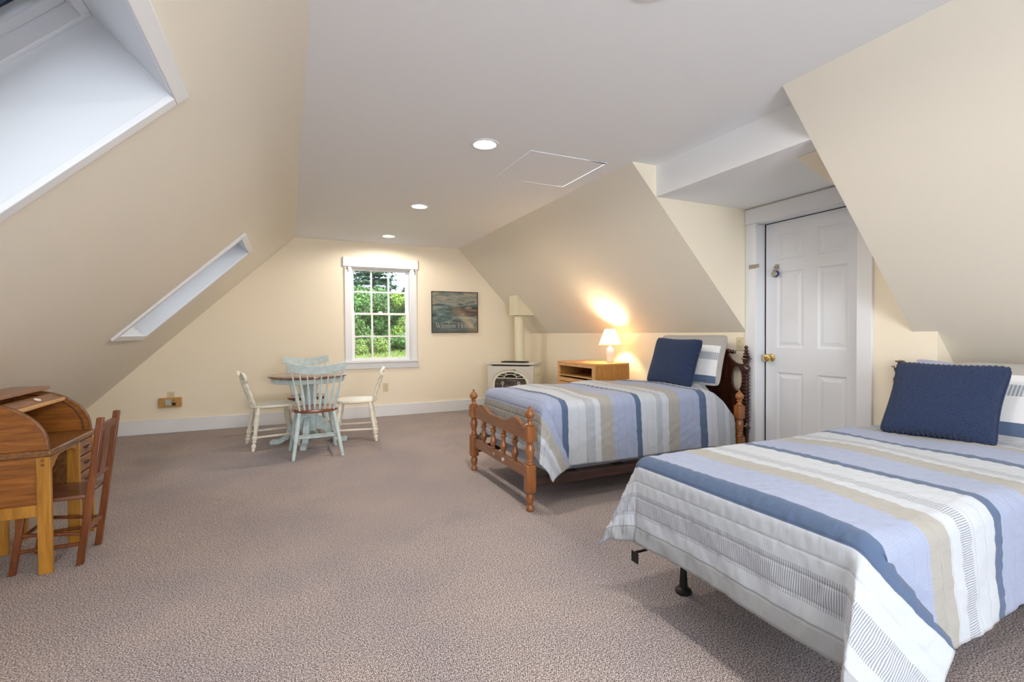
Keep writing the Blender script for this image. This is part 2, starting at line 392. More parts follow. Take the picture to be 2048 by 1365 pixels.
# left roof slope with two skylight openings and an added third (parametrised by x and y)
def to_left(x, y): return (x, y, slopeL(x))
surface('wall_left_slope', [[(XLK, YB), (XL, YB), (XL, D), (XLK, D)]]+[[(SKY_X[0], a_), (SKY_X[1], a_), (SKY_X[1], b_), (SKY_X[0], b_)] for a_, b_ in SKY_Y], to_left, 'slope_cream')
# right roof slope, broken by the dormer
def to_right(x, y): return (x, y, slopeR(x))
surface('wall_right_slope', [[(XR, YB), (XR2, YB), (XR2, YC), (XK, YC), (XK, YN), (XR, YN)]], to_right, 'slope_cream')
surface('wall_right_slope_far', [[(XR, YF), (XK, YF), (XK, D), (XR, D)]], to_right, 'slope_cream')
# knee walls and door wall
DY0, DY1, DZ = 2.005, 2.785, 2.035
b = MB(); b.prism([(YC, 0), (DY0-.02, 0), (DY0-.02, DZ+.02), (DY1+.02, DZ+.02), (DY1+.02, 0), (YF, 0), (YF, ZS), (YN, ZS), (YN, ZK), (YC, ZK)], XK, XK+.12, 'x')
struct(b.build('wall_right_door', 'wall_cream', smooth=False))
b = MB(); b.box(XK, YF, 0, XK+.12, D, ZK); struct(b.build('wall_right_knee', 'wall_cream', smooth=False))
b = MB(); b.box(XR2, YB, 0, XR2+.1, YC, ZR2); struct(b.build('wall_right_knee_near', 'wall_cream', smooth=False))
b = MB(); b.prism([(XK+.12, 0), (XR2, 0), (XR2, ZR2), (XK+.12, slopeR(XK+.12))], YC, YC+.04, 'y'); struct(b.build('wall_right_return', 'wall_cream', smooth=False))
# dormer cheeks
cheek = [(XR, HC), (XH, HC), (XH, ZS), (XK, ZS), (XK, ZK)]
surface('wall_dormer_far', [cheek], lambda x, z: (x, YF, z), 'wall_cream')
surface('wall_dormer_near', [cheek], lambda x, z: (x, YN, z), 'wall_cream')
# ceiling with downlight holes and the attic hatch opening
LIGHTS = [(1.20, 3.01), (1.19, 4.73), (1.187, 6.32), (1.21, 1.385), (1.20, -.3)]
HX0, HX1, HY0, HY1 = 1.53, 2.165, 2.99, 3.63
def circ(cx_, cy_, r, n=28): return [(cx_+r*cos(2*pi*k/n), cy_+r*sin(2*pi*k/n)) for k in range(n)]
surface('ceiling', [[(XL, YB), (XR, YB), (XR, YN), (XH, YN), (XH, YF), (XR, YF), (XR, D), (XL, D)]]+[circ(x, y, .072) for x, y in LIGHTS]+
        [[(HX0, HY0), (HX1, HY0), (HX1, HY1), (HX0, HY1)]], lambda x, y: (x, y, HC), 'ceiling_white')
b = MB(); b.box(XH, YN, ZS, XH+.03, YF, HC+.02); struct(b.build('ceiling_dormer_header', 'ceiling_white', smooth=False))
b = MB(); b.box(XH+.03, YN, ZS, XK+.12, YF, ZS+.03); b.box(XH, YN, ZS-.001, XH+.03, YF, ZS); struct(b.build('ceiling_dormer', 'ceiling_white', smooth=False))
b = MB(); b.prism([(2.726, ZS-.002), (XK-.002, 1.915), (XK-.002, ZS-.002)], YN+.001, 1.904, 'y'); struct(b.build('wall_dormer_drop', 'wall_cream', smooth=False))
# outer roof skins close the shell from daylight
b = MB(); b.box(XL-.3, YB-.1, HC+.30, XR+.3, D+.1, HC+.33); struct(b.build('roof_deck', 'ceiling_white', smooth=False))
b = MB(); b.box(XK+.16, YC+.06, 0, XK+.9, YF+.1, 2.3); struct(b.build('wall_closet', 'dark_gap', smooth=False))
# baseboards
def board(name, x0, y0, x1, y1, h=.16): b = MB(); b.box(x0, y0, 0, x1, y1, h); return struct(b.build(name, 'trim_white', bevel=.004))
board('baseboard_far', XLK, D-.018, XK, D); board('baseboard_right', XK-.018, YF, XK, D-.018); board('baseboard_left', XLK, YB, XLK+.018, D-.018)
board('baseboard_near', XK-.018, YC, XK, 1.905)
# ------------------------------------------------------------------ skylights
def make_skylight(y0, y1, num):
    x0, x1 = SKY_X
    root = bpy.data.objects.new('window_%d' % num, None); col.objects.link(root); struct(root)
    def P(x, y, d): return tuple(Vector((x, y, slopeL(x)))+nl*d)
    def slab(xa, ya, da, xb, yb, db, b):
        vs = [P(x, y, d) for d in (da, db) for y in (ya, yb) for x in (xa, xb)]
        b.add(vs, [(0, 2, 3, 1), (4, 5, 7, 6), (0, 1, 5, 4), (2, 6, 7, 3), (0, 4, 6, 2), (1, 3, 7, 5)])
    tx, ty, th = .038, .05, -.02
    for args in ((x1, y0-ty, x1+tx, y1+ty), (x0-tx, y0-ty, x0, y1+ty), (x0, y1, x1, y1+ty), (x0, y0-ty, x1, y0)):
        b = MB(); slab(args[0], args[1], th, args[2], args[3], .002, b); b.build('casing_board', 'trim_white', root, bevel=.003)
    sh = .29
    for args in ((x1, y0-.02, x1+.015, y1+.02), (x0-.015, y0-.02, x0, y1+.02), (x0, y1, x1, y1+.02), (x0, y0-.02, x1, y0)):
        b = MB(); slab(args[0], args[1], 0, args[2], args[3], sh+.14, b); b.build('shaft_board', 'skylight_white', root)
    # frame step and sash at the outer end of the shaft
    b = MB(); i = .022
    for a_ in ((x0, y0, x1, y0+i), (x0, y1-i, x1, y1), (x0, y0+i, x0+i, y1-i), (x1-i, y0+i, x1, y1-i)): slab(a_[0], a_[1], sh, a_[2], a_[3], sh+.10, b)
    b.build('frame', 'trim_white', root, bevel=.003)
    j = .07
    b = MB()
    for a_ in ((x0+i, y0+i, x1-i, y0+j), (x0+i, y1-j, x1-i, y1-i), (x0+i, y0+j, x0+j, y1-j), (x1-j, y0+j, x1-i, y1-j)): slab(a_[0], a_[1], sh+.05, a_[2], a_[3], sh+.11, b)
    sash = b.build('sash', 'skylight_white', root, bevel=.006)
    b = MB(); k = .082
    for a_ in ((x0+j, y0+j, x1-j, y0+k), (x0+j, y1-k, x1-j, y1-j), (x0+j, y0+k, x0+k, y1-k), (x1-k, y0+k, x1-j, y1-k)): slab(a_[0], a_[1], sh+.085, a_[2], a_[3], sh+.10, b)
    b.build('gasket', 'rail_metal', sash)
    b = MB(); slab(x0+j, y0+j, sh+.10, x1-j, y1-j, sh+.104, b); b.build('pane', 'pane_glass', sash)
for k_, (a_, b_) in enumerate(SKY_Y): make_skylight(a_, b_, k_+2)  # last one is the added skylight, out of view

# ------------------------------------------------------------------ gable window
win = bpy.data.objects.new('window_1', None); col.objects.link(win); struct(win)
T = .02
def part(parent, name, mat, boxes, bevel=.003):
    b = MB()
    for bx in boxes: b.box(*bx)
    return b.build(name, mat, parent, bevel=bevel)
part(win, 'casing_side', 'trim_white', [(.700, D-T, WZ0, WX0, D, 2.075)]); part(win, 'casing_side', 'trim_white', [(WX1, D-T, WZ0, 1.680, D, 2.075)])
part(win, 'casing_head', 'trim_white', [(.682, D-.03, 2.065, 1.698, D, 2.193)])
part(win, 'stool', 'trim_white', [(.690, D-.045, .757, 1.692, D+.02, .782)]); part(win, 'apron', 'trim_white', [(.700, D-T, .675, 1.685, D, .757)])
part(win, 'jamb', 'sash_white', [(WX0, D, WZ0, WX0+.012, D+.13, WZ1), (WX1-.012, D, WZ0, WX1, D+.13, WZ1), (WX0, D, WZ1-.012, WX1, D+.13, WZ1), (WX0, D, WZ0, WX1, D+.13, WZ0+.012)])
sx0, sx1 = WX0+.02, WX1-.035
def sash(y, z0, z1, bot, top, side):
    s_ = part(win, 'sash', 'sash_white', [(sx0-.01, y, z0, sx0+side, y+.035, z1), (sx1-side, y, z0, sx1+.02, y+.035, z1), (sx0+side, y, z0, sx1-side, y+.035, z0+bot), (sx0+side, y, z1-top, sx1-side, y+.035, z1)])
    gx0, gx1, gz0, gz1 = sx0+side, sx1-side, z0+bot, z1-top; m = .011
    b = MB(); zm = (gz0+gz1)/2; b.box(gx0, y+.005, zm-m, gx1, y+.03, zm+m)
    for k in (1, 2):
        xm = gx0+(gx1-gx0)*k/3; b.box(xm-m, y+.004, gz0, xm+m, y+.031, gz1)
    b.build('muntin', 'sash_white', s_)
    for i in range(3):
        for j in range(2):
            xa, xb = gx0+(gx1-gx0)*i/3, gx0+(gx1-gx0)*(i+1)/3; za, zb = gz0+(gz1-gz0)*j/2, gz0+(gz1-gz0)*(j+1)/2
            b = MB(); b.box(xa+m, y+.014, za+m, xb-m, y+.018, zb-m); b.build('pane', 'pane_glass', s_)
    return s_
lo = sash(D+.045, .782, 1.445, .038, .03, .03); up = sash(D+.085, 1.415, 2.05, .03, .025, .025)
b = MB(); b.lathe([(.03, 0), (.03, .012), (.018, .02), (.001, .022)], (1.18, D+.06, 1.445), 16, sy=.6); b.build('sash_lock', 'sash_white', lo)
for x in (.74, 1.645):
    b = MB(); b.tube([(x, D-.03, 2.05), (x, D-.055, 2.05), (x, D-.07, 2.02), (x+.004, D-.055, 1.985)], .005, 6); b.box(x-.008, D-.034, 2.03, x+.008, D-.02, 2.07)
    tag(b.build('curtain_bracket', 'steel'), 'small pale metal curtain bracket at the %s end of the window head casing' % ('left' if x < 1 else 'right'), 'bracket', 'curtain brackets on the window casing')
# frame of the added back window, out of view, there for fill
part(None, 'window_5', 'sash_white', [(-.25, YB-.1, .55, -.21, YB-.02, 2.02), (1.61, YB-.1, .55, 1.65, YB-.02, 2.02), (-.25, YB-.1, .55, 1.65, YB-.02, .59), (-.25, YB-.1, 1.98, 1.65, YB-.02, 2.02), (.68, YB-.1, .55, .72, YB-.02, 2.02)])
struct(bpy.data.objects['window_5'])

# ------------------------------------------------------------------ door
door = bpy.data.objects.new('door_1', None); col.objects.link(door); struct(door)
X0 = XK-.02
part(door, 'casing_side', 'trim_white', [(X0, DY1, 0, XK, YF-.003, 2.04)]); part(door, 'casing_side', 'trim_white', [(X0, 1.909, 0, XK, DY0, 2.04)])
part(door, 'casing_head', 'trim_white', [(X0-.006, 1.905, 2.04, XK, YF-.003, 2.160)])
part(door, 'jamb', 'trim_white', [(XK, DY1, 0, XK+.12, DY1+.02, DZ), (XK, DY0-.02, 0, XK+.12, DY0, DZ), (XK, DY0, DZ, XK+.12, DY1, DZ+.02), (XK+.135, DY0-.02, 0, XK+.15, DY1+.02, DZ)])
XD = XK+.09
slab_y0, slab_y1 = DY0+.004, DY1-.012
b = MB(); b.box(XD+.002, slab_y1+.001, .0, XD+.045, DY1-.0005, DZ-.001); b.box(XD+.002, DY0, DZ-.0055, XD+.045, DY1, DZ-.0005); b.build('gap_shade_strip', 'dark_gap', door, smooth=False)  # dark strips painted in as the shade between slab and jamb
# slab with six raised panels
PY = [(2.130, 2.340), (2.454, 2.672)]; PZ = [(.22, .82), (1.02, 1.628), (1.722, 1.925)]
b = MB(); holes = [[(a_, c_), (b_, c_), (b_, d_), (a_, d_)] for a_, b_ in PY for c_, d_ in PZ]
b.prism([(slab_y0, .012), (slab_y1, .012), (slab_y1, DZ-.006), (slab_y0, DZ-.006)], XD, XD+.038, 'x', holes=holes)
slab = b.build('slab', 'door_white', door, bevel=.002)
for a_, b_ in PY:
    for c_, d_ in PZ:
        b = MB(); m1, m2 = .022, .045
        ring = lambda m, x: [(x, a_+m, c_+m), (x, b_-m, c_+m), (x, b_-m, d_-m), (x, a_+m, d_-m)]
        vs = ring(0, XD+.002)+ring(.012, XD+.009)+ring(m1, XD+.009)+ring(m2, XD+.003); fs = [(12, 13, 14, 15)]
        for k in range(3):
            for i in range(4): j = (i+1) % 4; fs.append((k*4+i, k*4+j, k*4+4+j, k*4+4+i))
        b.add(vs, fs); b.build('panel', 'door_white', slab, smooth=False)
M = Matrix.Translation((XD, 2.722, .935)) @ Matrix.Rotation(-pi/2, 4, 'Y')
b = MB(); b.lathe([(.033, 0), (.033, .006), (.026, .010), (.013, .014), (.012, .032), (.024, .040), (.031, .052), (.030, .064), (.018, .071), (.001, .073)], M=M, seg=28); b.build('knob', 'brass', door)
b = MB(); b.box(X0-.004, 2.775, 1.668, X0, 2.845, 1.702); b.box(X0-.004, 2.75, 1.673, X0+.0, 2.778, 1.70); b.build('hasp', 'steel', door, bevel=.001)
b = MB(); b.box(XD-.004, 2.655, 1.652, XD, 2.69, 1.692); b.tube([(XD-.004, 2.665, 1.672), (XD-.02, 2.665, 1.672), (XD-.02, 2.68, 1.672), (XD-.004, 2.68, 1.672)], .003, 6); b.build('staple', 'steel', door)
pl = thing('padlock', 'small round combination padlock with blue rim hanging on the white door', 'padlock', (XD-.022, 2.672, 1.616))
M = Matrix.Rotation(-pi/2, 4, 'Y')
b = MB(); b.lathe([(.026, -.012), (.028, -.008), (.028, .008), (.026, .012)], M=M, seg=28); b.build('body', 'lock_blue', pl)
b = MB(); b.lathe([(.024, .0125), (.022, .015), (.001, .016)], M=M, seg=28); b.build('dial', 'steel', pl)
b = MB(); b.tube([(0, -.014, .02), (0, -.014, .045), (0, -.009, .056), (0, 0, .060), (0, .009, .056), (0, .014, .045), (0, .014, .02)], .0032, 8); b.build('shackle', 'steel', pl)

# ------------------------------------------------------------------ recessed ceiling lights, hatch
POS = ['over the beds, nearest full one in view', 'over the middle of the carpet, second from the gable window', 'nearest the gable window, over the table', 'cut by the top edge of the picture', 'in the ceiling behind the camera']
for (x, y), wd in zip(LIGHTS, POS):
    t = thing('recessed_light', 'round lit recessed ceiling light '+wd, 'ceiling light', (x, y, HC), 0, 'recessed ceiling lights')
    b = MB(); b.lathe([(.071, -.001), (.071, -.006), (.076, -.010), (.090, -.008), (.094, -.001)], seg=40, cap=False); b.build('trim_ring', 'trim_white', t)
    b = MB(); b.lathe([(.0715, -.002), (.062, .035), (.058, .09), (.001, .092)], seg=32, cap=False); b.build('baffle', 'trim_white', t)
    b = MB(); b.lathe([(.046, .034), (.044, .020), (.032, .009), (.001, .004)], seg=28, cap=False); b.build('bulb', 'bulb_glow', t)
    l = add_light('downlight', 'SPOT', (x, y, HC-.008), DOWNLIGHT_W, (1, .90, .78), shadow_soft_size=.05, spot_size=R(176), spot_blend=.4)
b = MB(); b.box(HX0+.004, HY0+.005, 0, HX1-.005, HY1-.006, .012, Matrix.Translation((0, 0, HC-.002)))
t = tag(b.build('attic_hatch', 'ceiling_white', bevel=.002), 'square white attic hatch panel set in the ceiling near the dormer', 'hatch')
b = MB(); b.prism([(HX1-.16, HY0+.0), (HX1-.002, HY0+.0), (HX1-.002, HY0+.013)], HC-.0045, HC-.0025, 'z'); b.build('gap_shade_wedge', 'dark_gap', t, smooth=False)  # dark sliver stands in for the shade of a wider gap
b = MB(); b.box(HX0-.02, HY0-.02, HC+.03, HX1+.02, HY1+.02, HC+.035); struct(b.build('ceiling_hatch_backing', 'dark_gap', smooth=False))

# ------------------------------------------------------------------ small wall things
def outlet(name, label, M):
    t = thing(name, label, 'outlet'); t.matrix_world = M
    b = MB(); b.box(-.036, -.006, -.058, .036, 0, .058); b.build('cover_plate', 'ivory_plastic', t, bevel=.002)
    for z in (-.022, .022):
        b = MB(); b.lathe([(.016, 0), (.016, .003), (.001, .003)], M=Matrix.Translation((0, -.006, z)) @ Matrix.Rotation(pi/2, 4, 'X'), seg=20); f = b.build('socket', 'ivory_plastic', t)
        b = MB(); b.box(-.007, -.0098, z-.002, -.005, -.0088, z+.008); b.box(.005, -.0098, z-.002, .007, -.0088, z+.008); b.box(-.002, -.0098, z-.010, .002, -.0088, z-.006); b.build('slot', 'dark_hole', f, smooth=False)
    return t
outlet('wall_outlet', 'ivory double outlet on the far wall under the right side of the window', Matrix.Translation((1.232, D, .405)))
outlet('wall_outlet', 'ivory double outlet on the low wall behind the turned headboard post', Matrix.Translation((XK, 2.950, 1.045)) @ Matrix.Rotation(-pi/2, 4, 'Z'))
outlet('wall_outlet', 'ivory double outlet low on the wall between stove and oak cabinet', Matrix.Translation((XK, 5.62, .47)) @ Matrix.Rotation(-pi/2, 4, 'Z'))
outlet('wall_outlet', 'ivory outlet above the amber timer box at the left of the far wall', Matrix.Translation((-1.262, D, .425)))
t = thing('timer_box', 'amber plastic timer box plugged in low on the far wall by the slope', 'timer', (-1.262, D-.008, .36))
part(t, 'housing', 'amber_plastic', [(-.115, -.05, -.055, .11, 0, .055)], .006); part(t, 'display', 'screen_grey', [(-.045, -.056, -.03, .01, -.0505, .038)], .002)
part(t, 'speaker_grille', 'dark_hole', [(.02, -.054, -.035, .055, -.0505, .0)], .001); part(t, 'button', 'seat_brown', [(.03, -.058, .022, .042, -.0505, .034)], .001)
# framed print with its lettering
px0, px1, pz0, pz1 = 1.893, 2.610, 1.160, 1.768
t = thing('framed_poster', 'thin dark framed sea picture poster on the far wall right of the window', 'poster', ((px0+px1)/2, D, (pz0+pz1)/2))
hw, hh = (px1-px0)/2, (pz1-pz0)/2
b = MB()
for bx in ((-hw, -.025, -hh, -hw+.012, -.001, hh), (hw-.012, -.025, -hh, hw, -.001, hh), (-hw+.012, -.025, -hh, hw-.012, -.001, -hh+.012), (-hw+.012, -.025, hh-.012, hw-.012, -.001, hh)): b.box(*bx)
b.build('frame', 'frame_brown', t, bevel=.002)
me = bpy.data.meshes.new('print'); me.from_pydata([(-hw+.012, -.016, -hh+.012), (hw-.012, -.016, -hh+.012), (hw-.012, -.016, hh-.012), (-hw+.012, -.016, hh-.012)], [], [(0, 1, 2, 3)])
uvl = me.uv_layers.new(name='UVMap'); [setattr(uvl.data[i], 'uv', q) for i, q in enumerate(((0, 0), (1, 0), (1, 1), (0, 1)))]; me.materials.append(MATS['print_sea'])
o = bpy.data.objects.new('print', me); col.objects.link(o); o.parent = t
# serif letters from strokes: each stroke (x0,z0,x1,z1,width) in a unit where cap height is 1
S, TN = .13, .05
def serif(x, z, wd=.30): return (x-wd/2, z, x+wd/2, z, .045)
L_ = {
 'W': (1.25, [(.08, 1, .40, 0, S), (.40, 0, .62, .85, TN), (.50, 1, .82, 0, S), (.82, 0, 1.14, 1, TN), serif(.08, 1), serif(.52, 1), serif(1.14, 1, .22)]),
 'H': (.98, [(.18, 0, .18, 1, S), (.80, 0, .80, 1, S), (.18, .52, .80, .52, TN), serif(.18, 0), serif(.18, 1), serif(.80, 0), serif(.80, 1)]),
 'i': (.34, [(.17, 0, .17, .62, S*.85), serif(.17, 0, .26), (.04, .60, .17, .62, .045), (.17, .84, .17, .95, S)]),
 'l': (.34, [(.17, 0, .17, 1.02, S*.85), serif(.17, 0, .26), (.05, 1.0, .17, 1.02, .045)]),
 'n': (.68, [(.17, 0, .17, .62, S*.85), (.17, .50, .34, .62, TN), (.34, .62, .46, .56, S*.7), (.49, .56, .49, 0, S*.85), serif(.17, 0, .26), serif(.49, 0, .26), (.04, .6, .17, .62, .045)]),
 'm': (1.0, [(.17, 0, .17, .62, S*.85), (.17, .50, .32, .62, TN), (.32, .62, .45, .55, S*.7), (.48, .56, .48, 0, S*.85), (.48, .50, .63, .62, TN), (.63, .62, .76, .55, S*.7), (.79, .56, .79, 0, S*.85), serif(.17, 0, .26), serif(.48, 0, .24), serif(.79, 0, .26), (.04, .6, .17, .62, .045)]),
 's': (.50, [(.40, .50, .38, .60, TN), (.40, .58, .22, .63, TN), (.22, .63, .12, .52, S*.7), (.12, .50, .36, .22, S), (.38, .20, .26, 0, S*.7), (.26, 0, .10, .06, TN), (.09, .0, .10, .18, TN)]),
 'r': (.50, [(.17, 0, .17, .62, S*.85), (.17, .48, .32, .62, TN), (.32, .60, .42, .58, S), serif(.17, 0, .28), (.04, .6, .17, .62, .045)]),
 'w': (.90, [(.07, .62, .28, 0, S*.85), (.28, 0, .44, .58, TN), (.42, .62, .60, 0, S*.85), (.60, 0, .82, .62, TN), serif(.09, .62, .24), serif(.42, .62, .2), serif(.82, .62, .2)]),
 ' ': (.40, []),
}
def ring_strokes(cx_, cz_, rx, rz, a0=0, a1=360, n=12, thick=S, thin=TN):
    st = []
    for k in range(n):
        a, b_ = R(a0+(a1-a0)*k/n), R(a0+(a1-a0)*(k+1)/n); m_ = (a+b_)/2
        st.append((cx_+rx*cos(a), cz_+rz*sin(a), cx_+rx*cos(b_), cz_+rz*sin(b_), thin+(thick-thin)*abs(cos(m_))))
    return st
L_['o'] = (.64, ring_strokes(.32, .31, .235, .30)); L_['e'] = (.58, ring_strokes(.30, .31, .215, .30, 10, 320)+[(.10, .35, .50, .35, TN)])
def letters(text, x, z, h, b, y):
    for ch in text:
        wd, st = L_[ch]
        for x0, z0, x1, z1, w_ in st:
            dx, dz = x1-x0, z1-z0; ln_ = hypot(dx, dz) or 1; nx, nz_ = -dz/ln_*w_/2, dx/ln_*w_/2; ex, ez = dx/ln_*.02, dz/ln_*.02
            q = [(x0-ex+nx, z0-ez+nz_), (x0-ex-nx, z0-ez-nz_), (x1+ex-nx, z1+ez-nz_), (x1+ex+nx, z1+ez+nz_)]
            vs = [(x+a_*h, y, z+c_*h) for a_, c_ in q]+[(x+a_*h, y+.0008, z+c_*h) for a_, c_ in q]
            b.add(vs, [(0, 1, 2, 3), (4, 7, 6, 5), (0, 4, 5, 1), (1, 5, 6, 2), (2, 6, 7, 3), (3, 7, 4, 0)])
        x += wd*h*.93
    return x
b = MB(); xe = letters('Winslow Homer', -hw+.060, -hh+.075, .072, b, -.0172); b.build('title_lettering', 'poster_white', t, smooth=False)
b = MB()   # two rows of tiny unreadable caption print
for row, (xa, xb, zz) in enumerate(((-.185, .18, -hh+.052), (-.09, .085, -hh+.034))):
    x = xa; rq = random.Random(row)
    while x < xb:
        l = rq.uniform(.004, .009); b.box(x, -.0172, zz, x+l, -.0166, zz+(.009 if row == 0 else .006)); x += l+rq.choice((.0025, .0025, .008))
b.build('caption_lettering', 'screen_grey', t, smooth=False)
b = MB(); b.box(-hw+.012, -.021, -hh+.012, hw-.012, -.0195, hh-.012); b.build('cover_glass', 'pane_glass', t, smooth=False)

# ------------------------------------------------------------------ roll-top desk (child size)
def make_desk():
    t = thing('rolltop_desk', 'small golden oak roll-top desk standing against the left slope', 'desk', (-1.2255, 3.35, 0))
    fx, bx = .175, -.175
    for y0 in (-.292, .062, .268):
        for xa in (fx-.053, bx):
            part(t, 'leg', 'desk_leg', [(xa, y0, 0, xa+.053, y0+.024, .567)], .002)
    for y0 in (-.289, .066, .270):
        part(t, 'side_panel', 'desk_oak_x', [(bx+.053, y0+.006, .335, fx-.053, y0+.014, .525)], 0) if y0 != .066 else part(t, 'side_panel', 'desk_dark', [(bx+.053, y0+.006, .30, fx-.053, y0+.014, .525)], 0)  # inner panel in darker wood to paint the knee-hole shade
        part(t, 'side_rail', 'desk_leg', [(bx+.053, y0, .282, fx-.053, y0+.020, .338)], .002); part(t, 'side_rail', 'desk_oak_x', [(bx+.053, y0, .522, fx-.053, y0+.020, .567)], .002)
    part(t, 'desktop', 'desk_dark', [(bx-.003, -.300, .567, fx+.008, .302, .600)], .008)
    arc = smooth_curve([(.172, .600), (.160, .675), (.122, .742), (.069, .789), (.024, .815), (-.03, .833), (-.10, .842), (-.172, .845)], 6)
    for y0 in (-.290, .266):
        b = MB(); b.prism(arc+[(-.172, .600)], y0, y0+.020, 'y'); e_ = b.build('end_panel', 'desk_oak_x', t, bevel=.003)
        b = MB()
        inner = [(x*.955-.002, .6+(z-.6)*.955) for x, z in arc]   # proud lip along the curved edge
        b.prism(arc+inner[::-1], y0-.001, y0+.021, 'y'); b.build('edge_strip', 'desk_top_wood', e_, bevel=.002)
        if y0 > 0: b = MB(); b.tube([(x*.86-.01, y0-.001, .6+(z-.6)*.90) for x, z in arc], .004, 6); b.build('groove', 'dark_inside', e_)
    part(t, 'top_board', 'desk_top_wood', [(bx-.002, -.297, .846, -.015, .285, .866)], .003)
    part(t, 'back_panel', 'desk_oak_x', [(bx, -.27, .28, bx+.008, .266, .845)], 0)
    # rolled-up tambour: slats following the curve
    pts = [(-.012, .8255), (.010, .818), (.031, .808), (.052, .796)]
    for k in range(3):
        (xa, za), (xb, zb) = pts[k], pts[k+1]; b = MB()
        b.prism([(xa+.001, za), (xb-.001, zb), (xb-.004, zb-.011), (xa-.003, za-.011)], -.268, .264, 'y'); sl = b.build('slat', 'desk_top_wood', t, bevel=.002)
    part(t, 'lift_bar', 'oak_light', [(.049, -.268, .780, .058, .264, .800)], .003)
    b = MB(); b.lathe([(.016, 0), (.013, .003), (.001, .004)], (0, 0, 0), 16, M=Matrix.Translation((.022, .02, .815)) @ Matrix.Rotation(R(25), 4, 'Y'), sy=1.5); b.build('pull', 'cream_paint', t)
    b = MB()
    for y in (-.13, 0, .13): b.box(bx+.01, y-.004, .60, bx+.10, y+.004, .735)
    b.box(bx+.01, -.266, .735, bx+.10, .264, .743); b.build('pigeonhole_rack', 'oak_light', t, bevel=.001)
    # scalloped apron over the knee hole
    ap = [(-.268, .567), (.062, .567), (.062, .532)]+smooth_curve([(.045, .530), (.02, .540), (-.02, .552), (-.10, .556), (-.17, .550), (-.21, .530), (-.235, .508), (-.268, .500)], 5)
    b = MB(); b.prism(ap, fx-.022, fx-.006, 'x'); b.build('apron', 'desk_leg', t, bevel=.002)
    for k, (z0, z1) in enumerate(((.480, .560), (.390, .472), (.300, .382))):
        d_ = part(t, 'drawer', 'desk_top_wood', [(fx-.022, .090, z0, fx-.004, .266, z1), (bx+.03, .094, z0+.01, fx-.022, .262, z0+.05)], .003)
        b = MB(); b.tube([(fx-.004, .150, (z0+z1)/2), (fx+.010, .156, (z0+z1)/2), (fx+.012, .178, (z0+z1)/2), (fx+.010, .200, (z0+z1)/2), (fx-.004, .206, (z0+z1)/2)], .0045, 8); b.build('drawer_pull', 'dark_mahogany', d_)
    for z in (.552, .530):
        b = MB(); b.sphere((.148, -.294, z), .0065); b.build('bolt', 'seat_brown', t)
make_desk()
# child's ladder chair at the desk
t = thing('child_chair', 'small red-brown wooden child chair pushed up to the roll-top desk', 'chair', (-1.05, 3.242, 0))
for y in (-.128, .128):
    b = MB(); M = Matrix.Translation((.088, y, 0)) @ Matrix.Shear('XY', 4, (0, 0)); k = .127
    vs = []
    for z in (0, .735):
        for yy in (-.013, .013):
            for xx in (-.015, .015): vs.append((.088+k*z+xx, y+yy, z))
    b.add(vs, [(0, 2, 3, 1), (4, 5, 7, 6), (0, 1, 5, 4), (2, 6, 7, 3), (0, 4, 6, 2), (1, 3, 7, 5)]); b.build('rear_post', 'child_chair_wood', t, bevel=.004)
    b = MB(); vs = []
    for z, xo in ((0, -.165), (.333, -.120)):
        for yy in (-.012, .012):
            for xx in (-.013, .013): vs.append((xo+xx, y*(1 if z else 1.05)+yy, z))
    b.add(vs, [(0, 2, 3, 1), (4, 5, 7, 6), (0, 1, 5, 4), (2, 6, 7, 3), (0, 4, 6, 2), (1, 3, 7, 5)]); b.build('leg', 'child_chair_wood', t, bevel=.003)
    for z in (.105, .155):
        b = MB(); b.between((-.155+z*.1, y, z+(.03 if z > .12 else 0)), (.10, y, z), [(.009, 0), (.010, .5), (.009, 1)], 8); b.build('side_stretcher', 'child_chair_wood', t)
part(t, 'seat', 'child_seat_wood', [(-.140, -.145, .333, .118, .145, .352)], .006)
b = MB(); M = Matrix.Translation((.088, 0, 0)) @ Matrix.Rotation(R(7.24), 4, 'Y')
for nm, z0, z1, h_ in (('top_rail', .665, .705, 0), ('lower_rail', .420, .445, 0)):
    b = MB(); b.box(-.009, -.116, z0, .009, .116, z1, M); b.build(nm, 'child_chair_wood', t, bevel=.002)
b = MB(); b.box(-.006, -.044, .445, .006, .044, .665, M); b.build('splat', 'child_chair_wood', t, bevel=.002)
b = MB(); b.box(-.008, -.116, .155, .008, .116, .175, M); b.build('rear_stretcher', 'child_chair_wood', t, bevel=.002)
b = MB(); b.between((-.145, -.125, .16), (-.145, .125, .16), [(.009, 0), (.009, 1)], 8); b.build('front_stretcher', 'child_chair_wood', t)

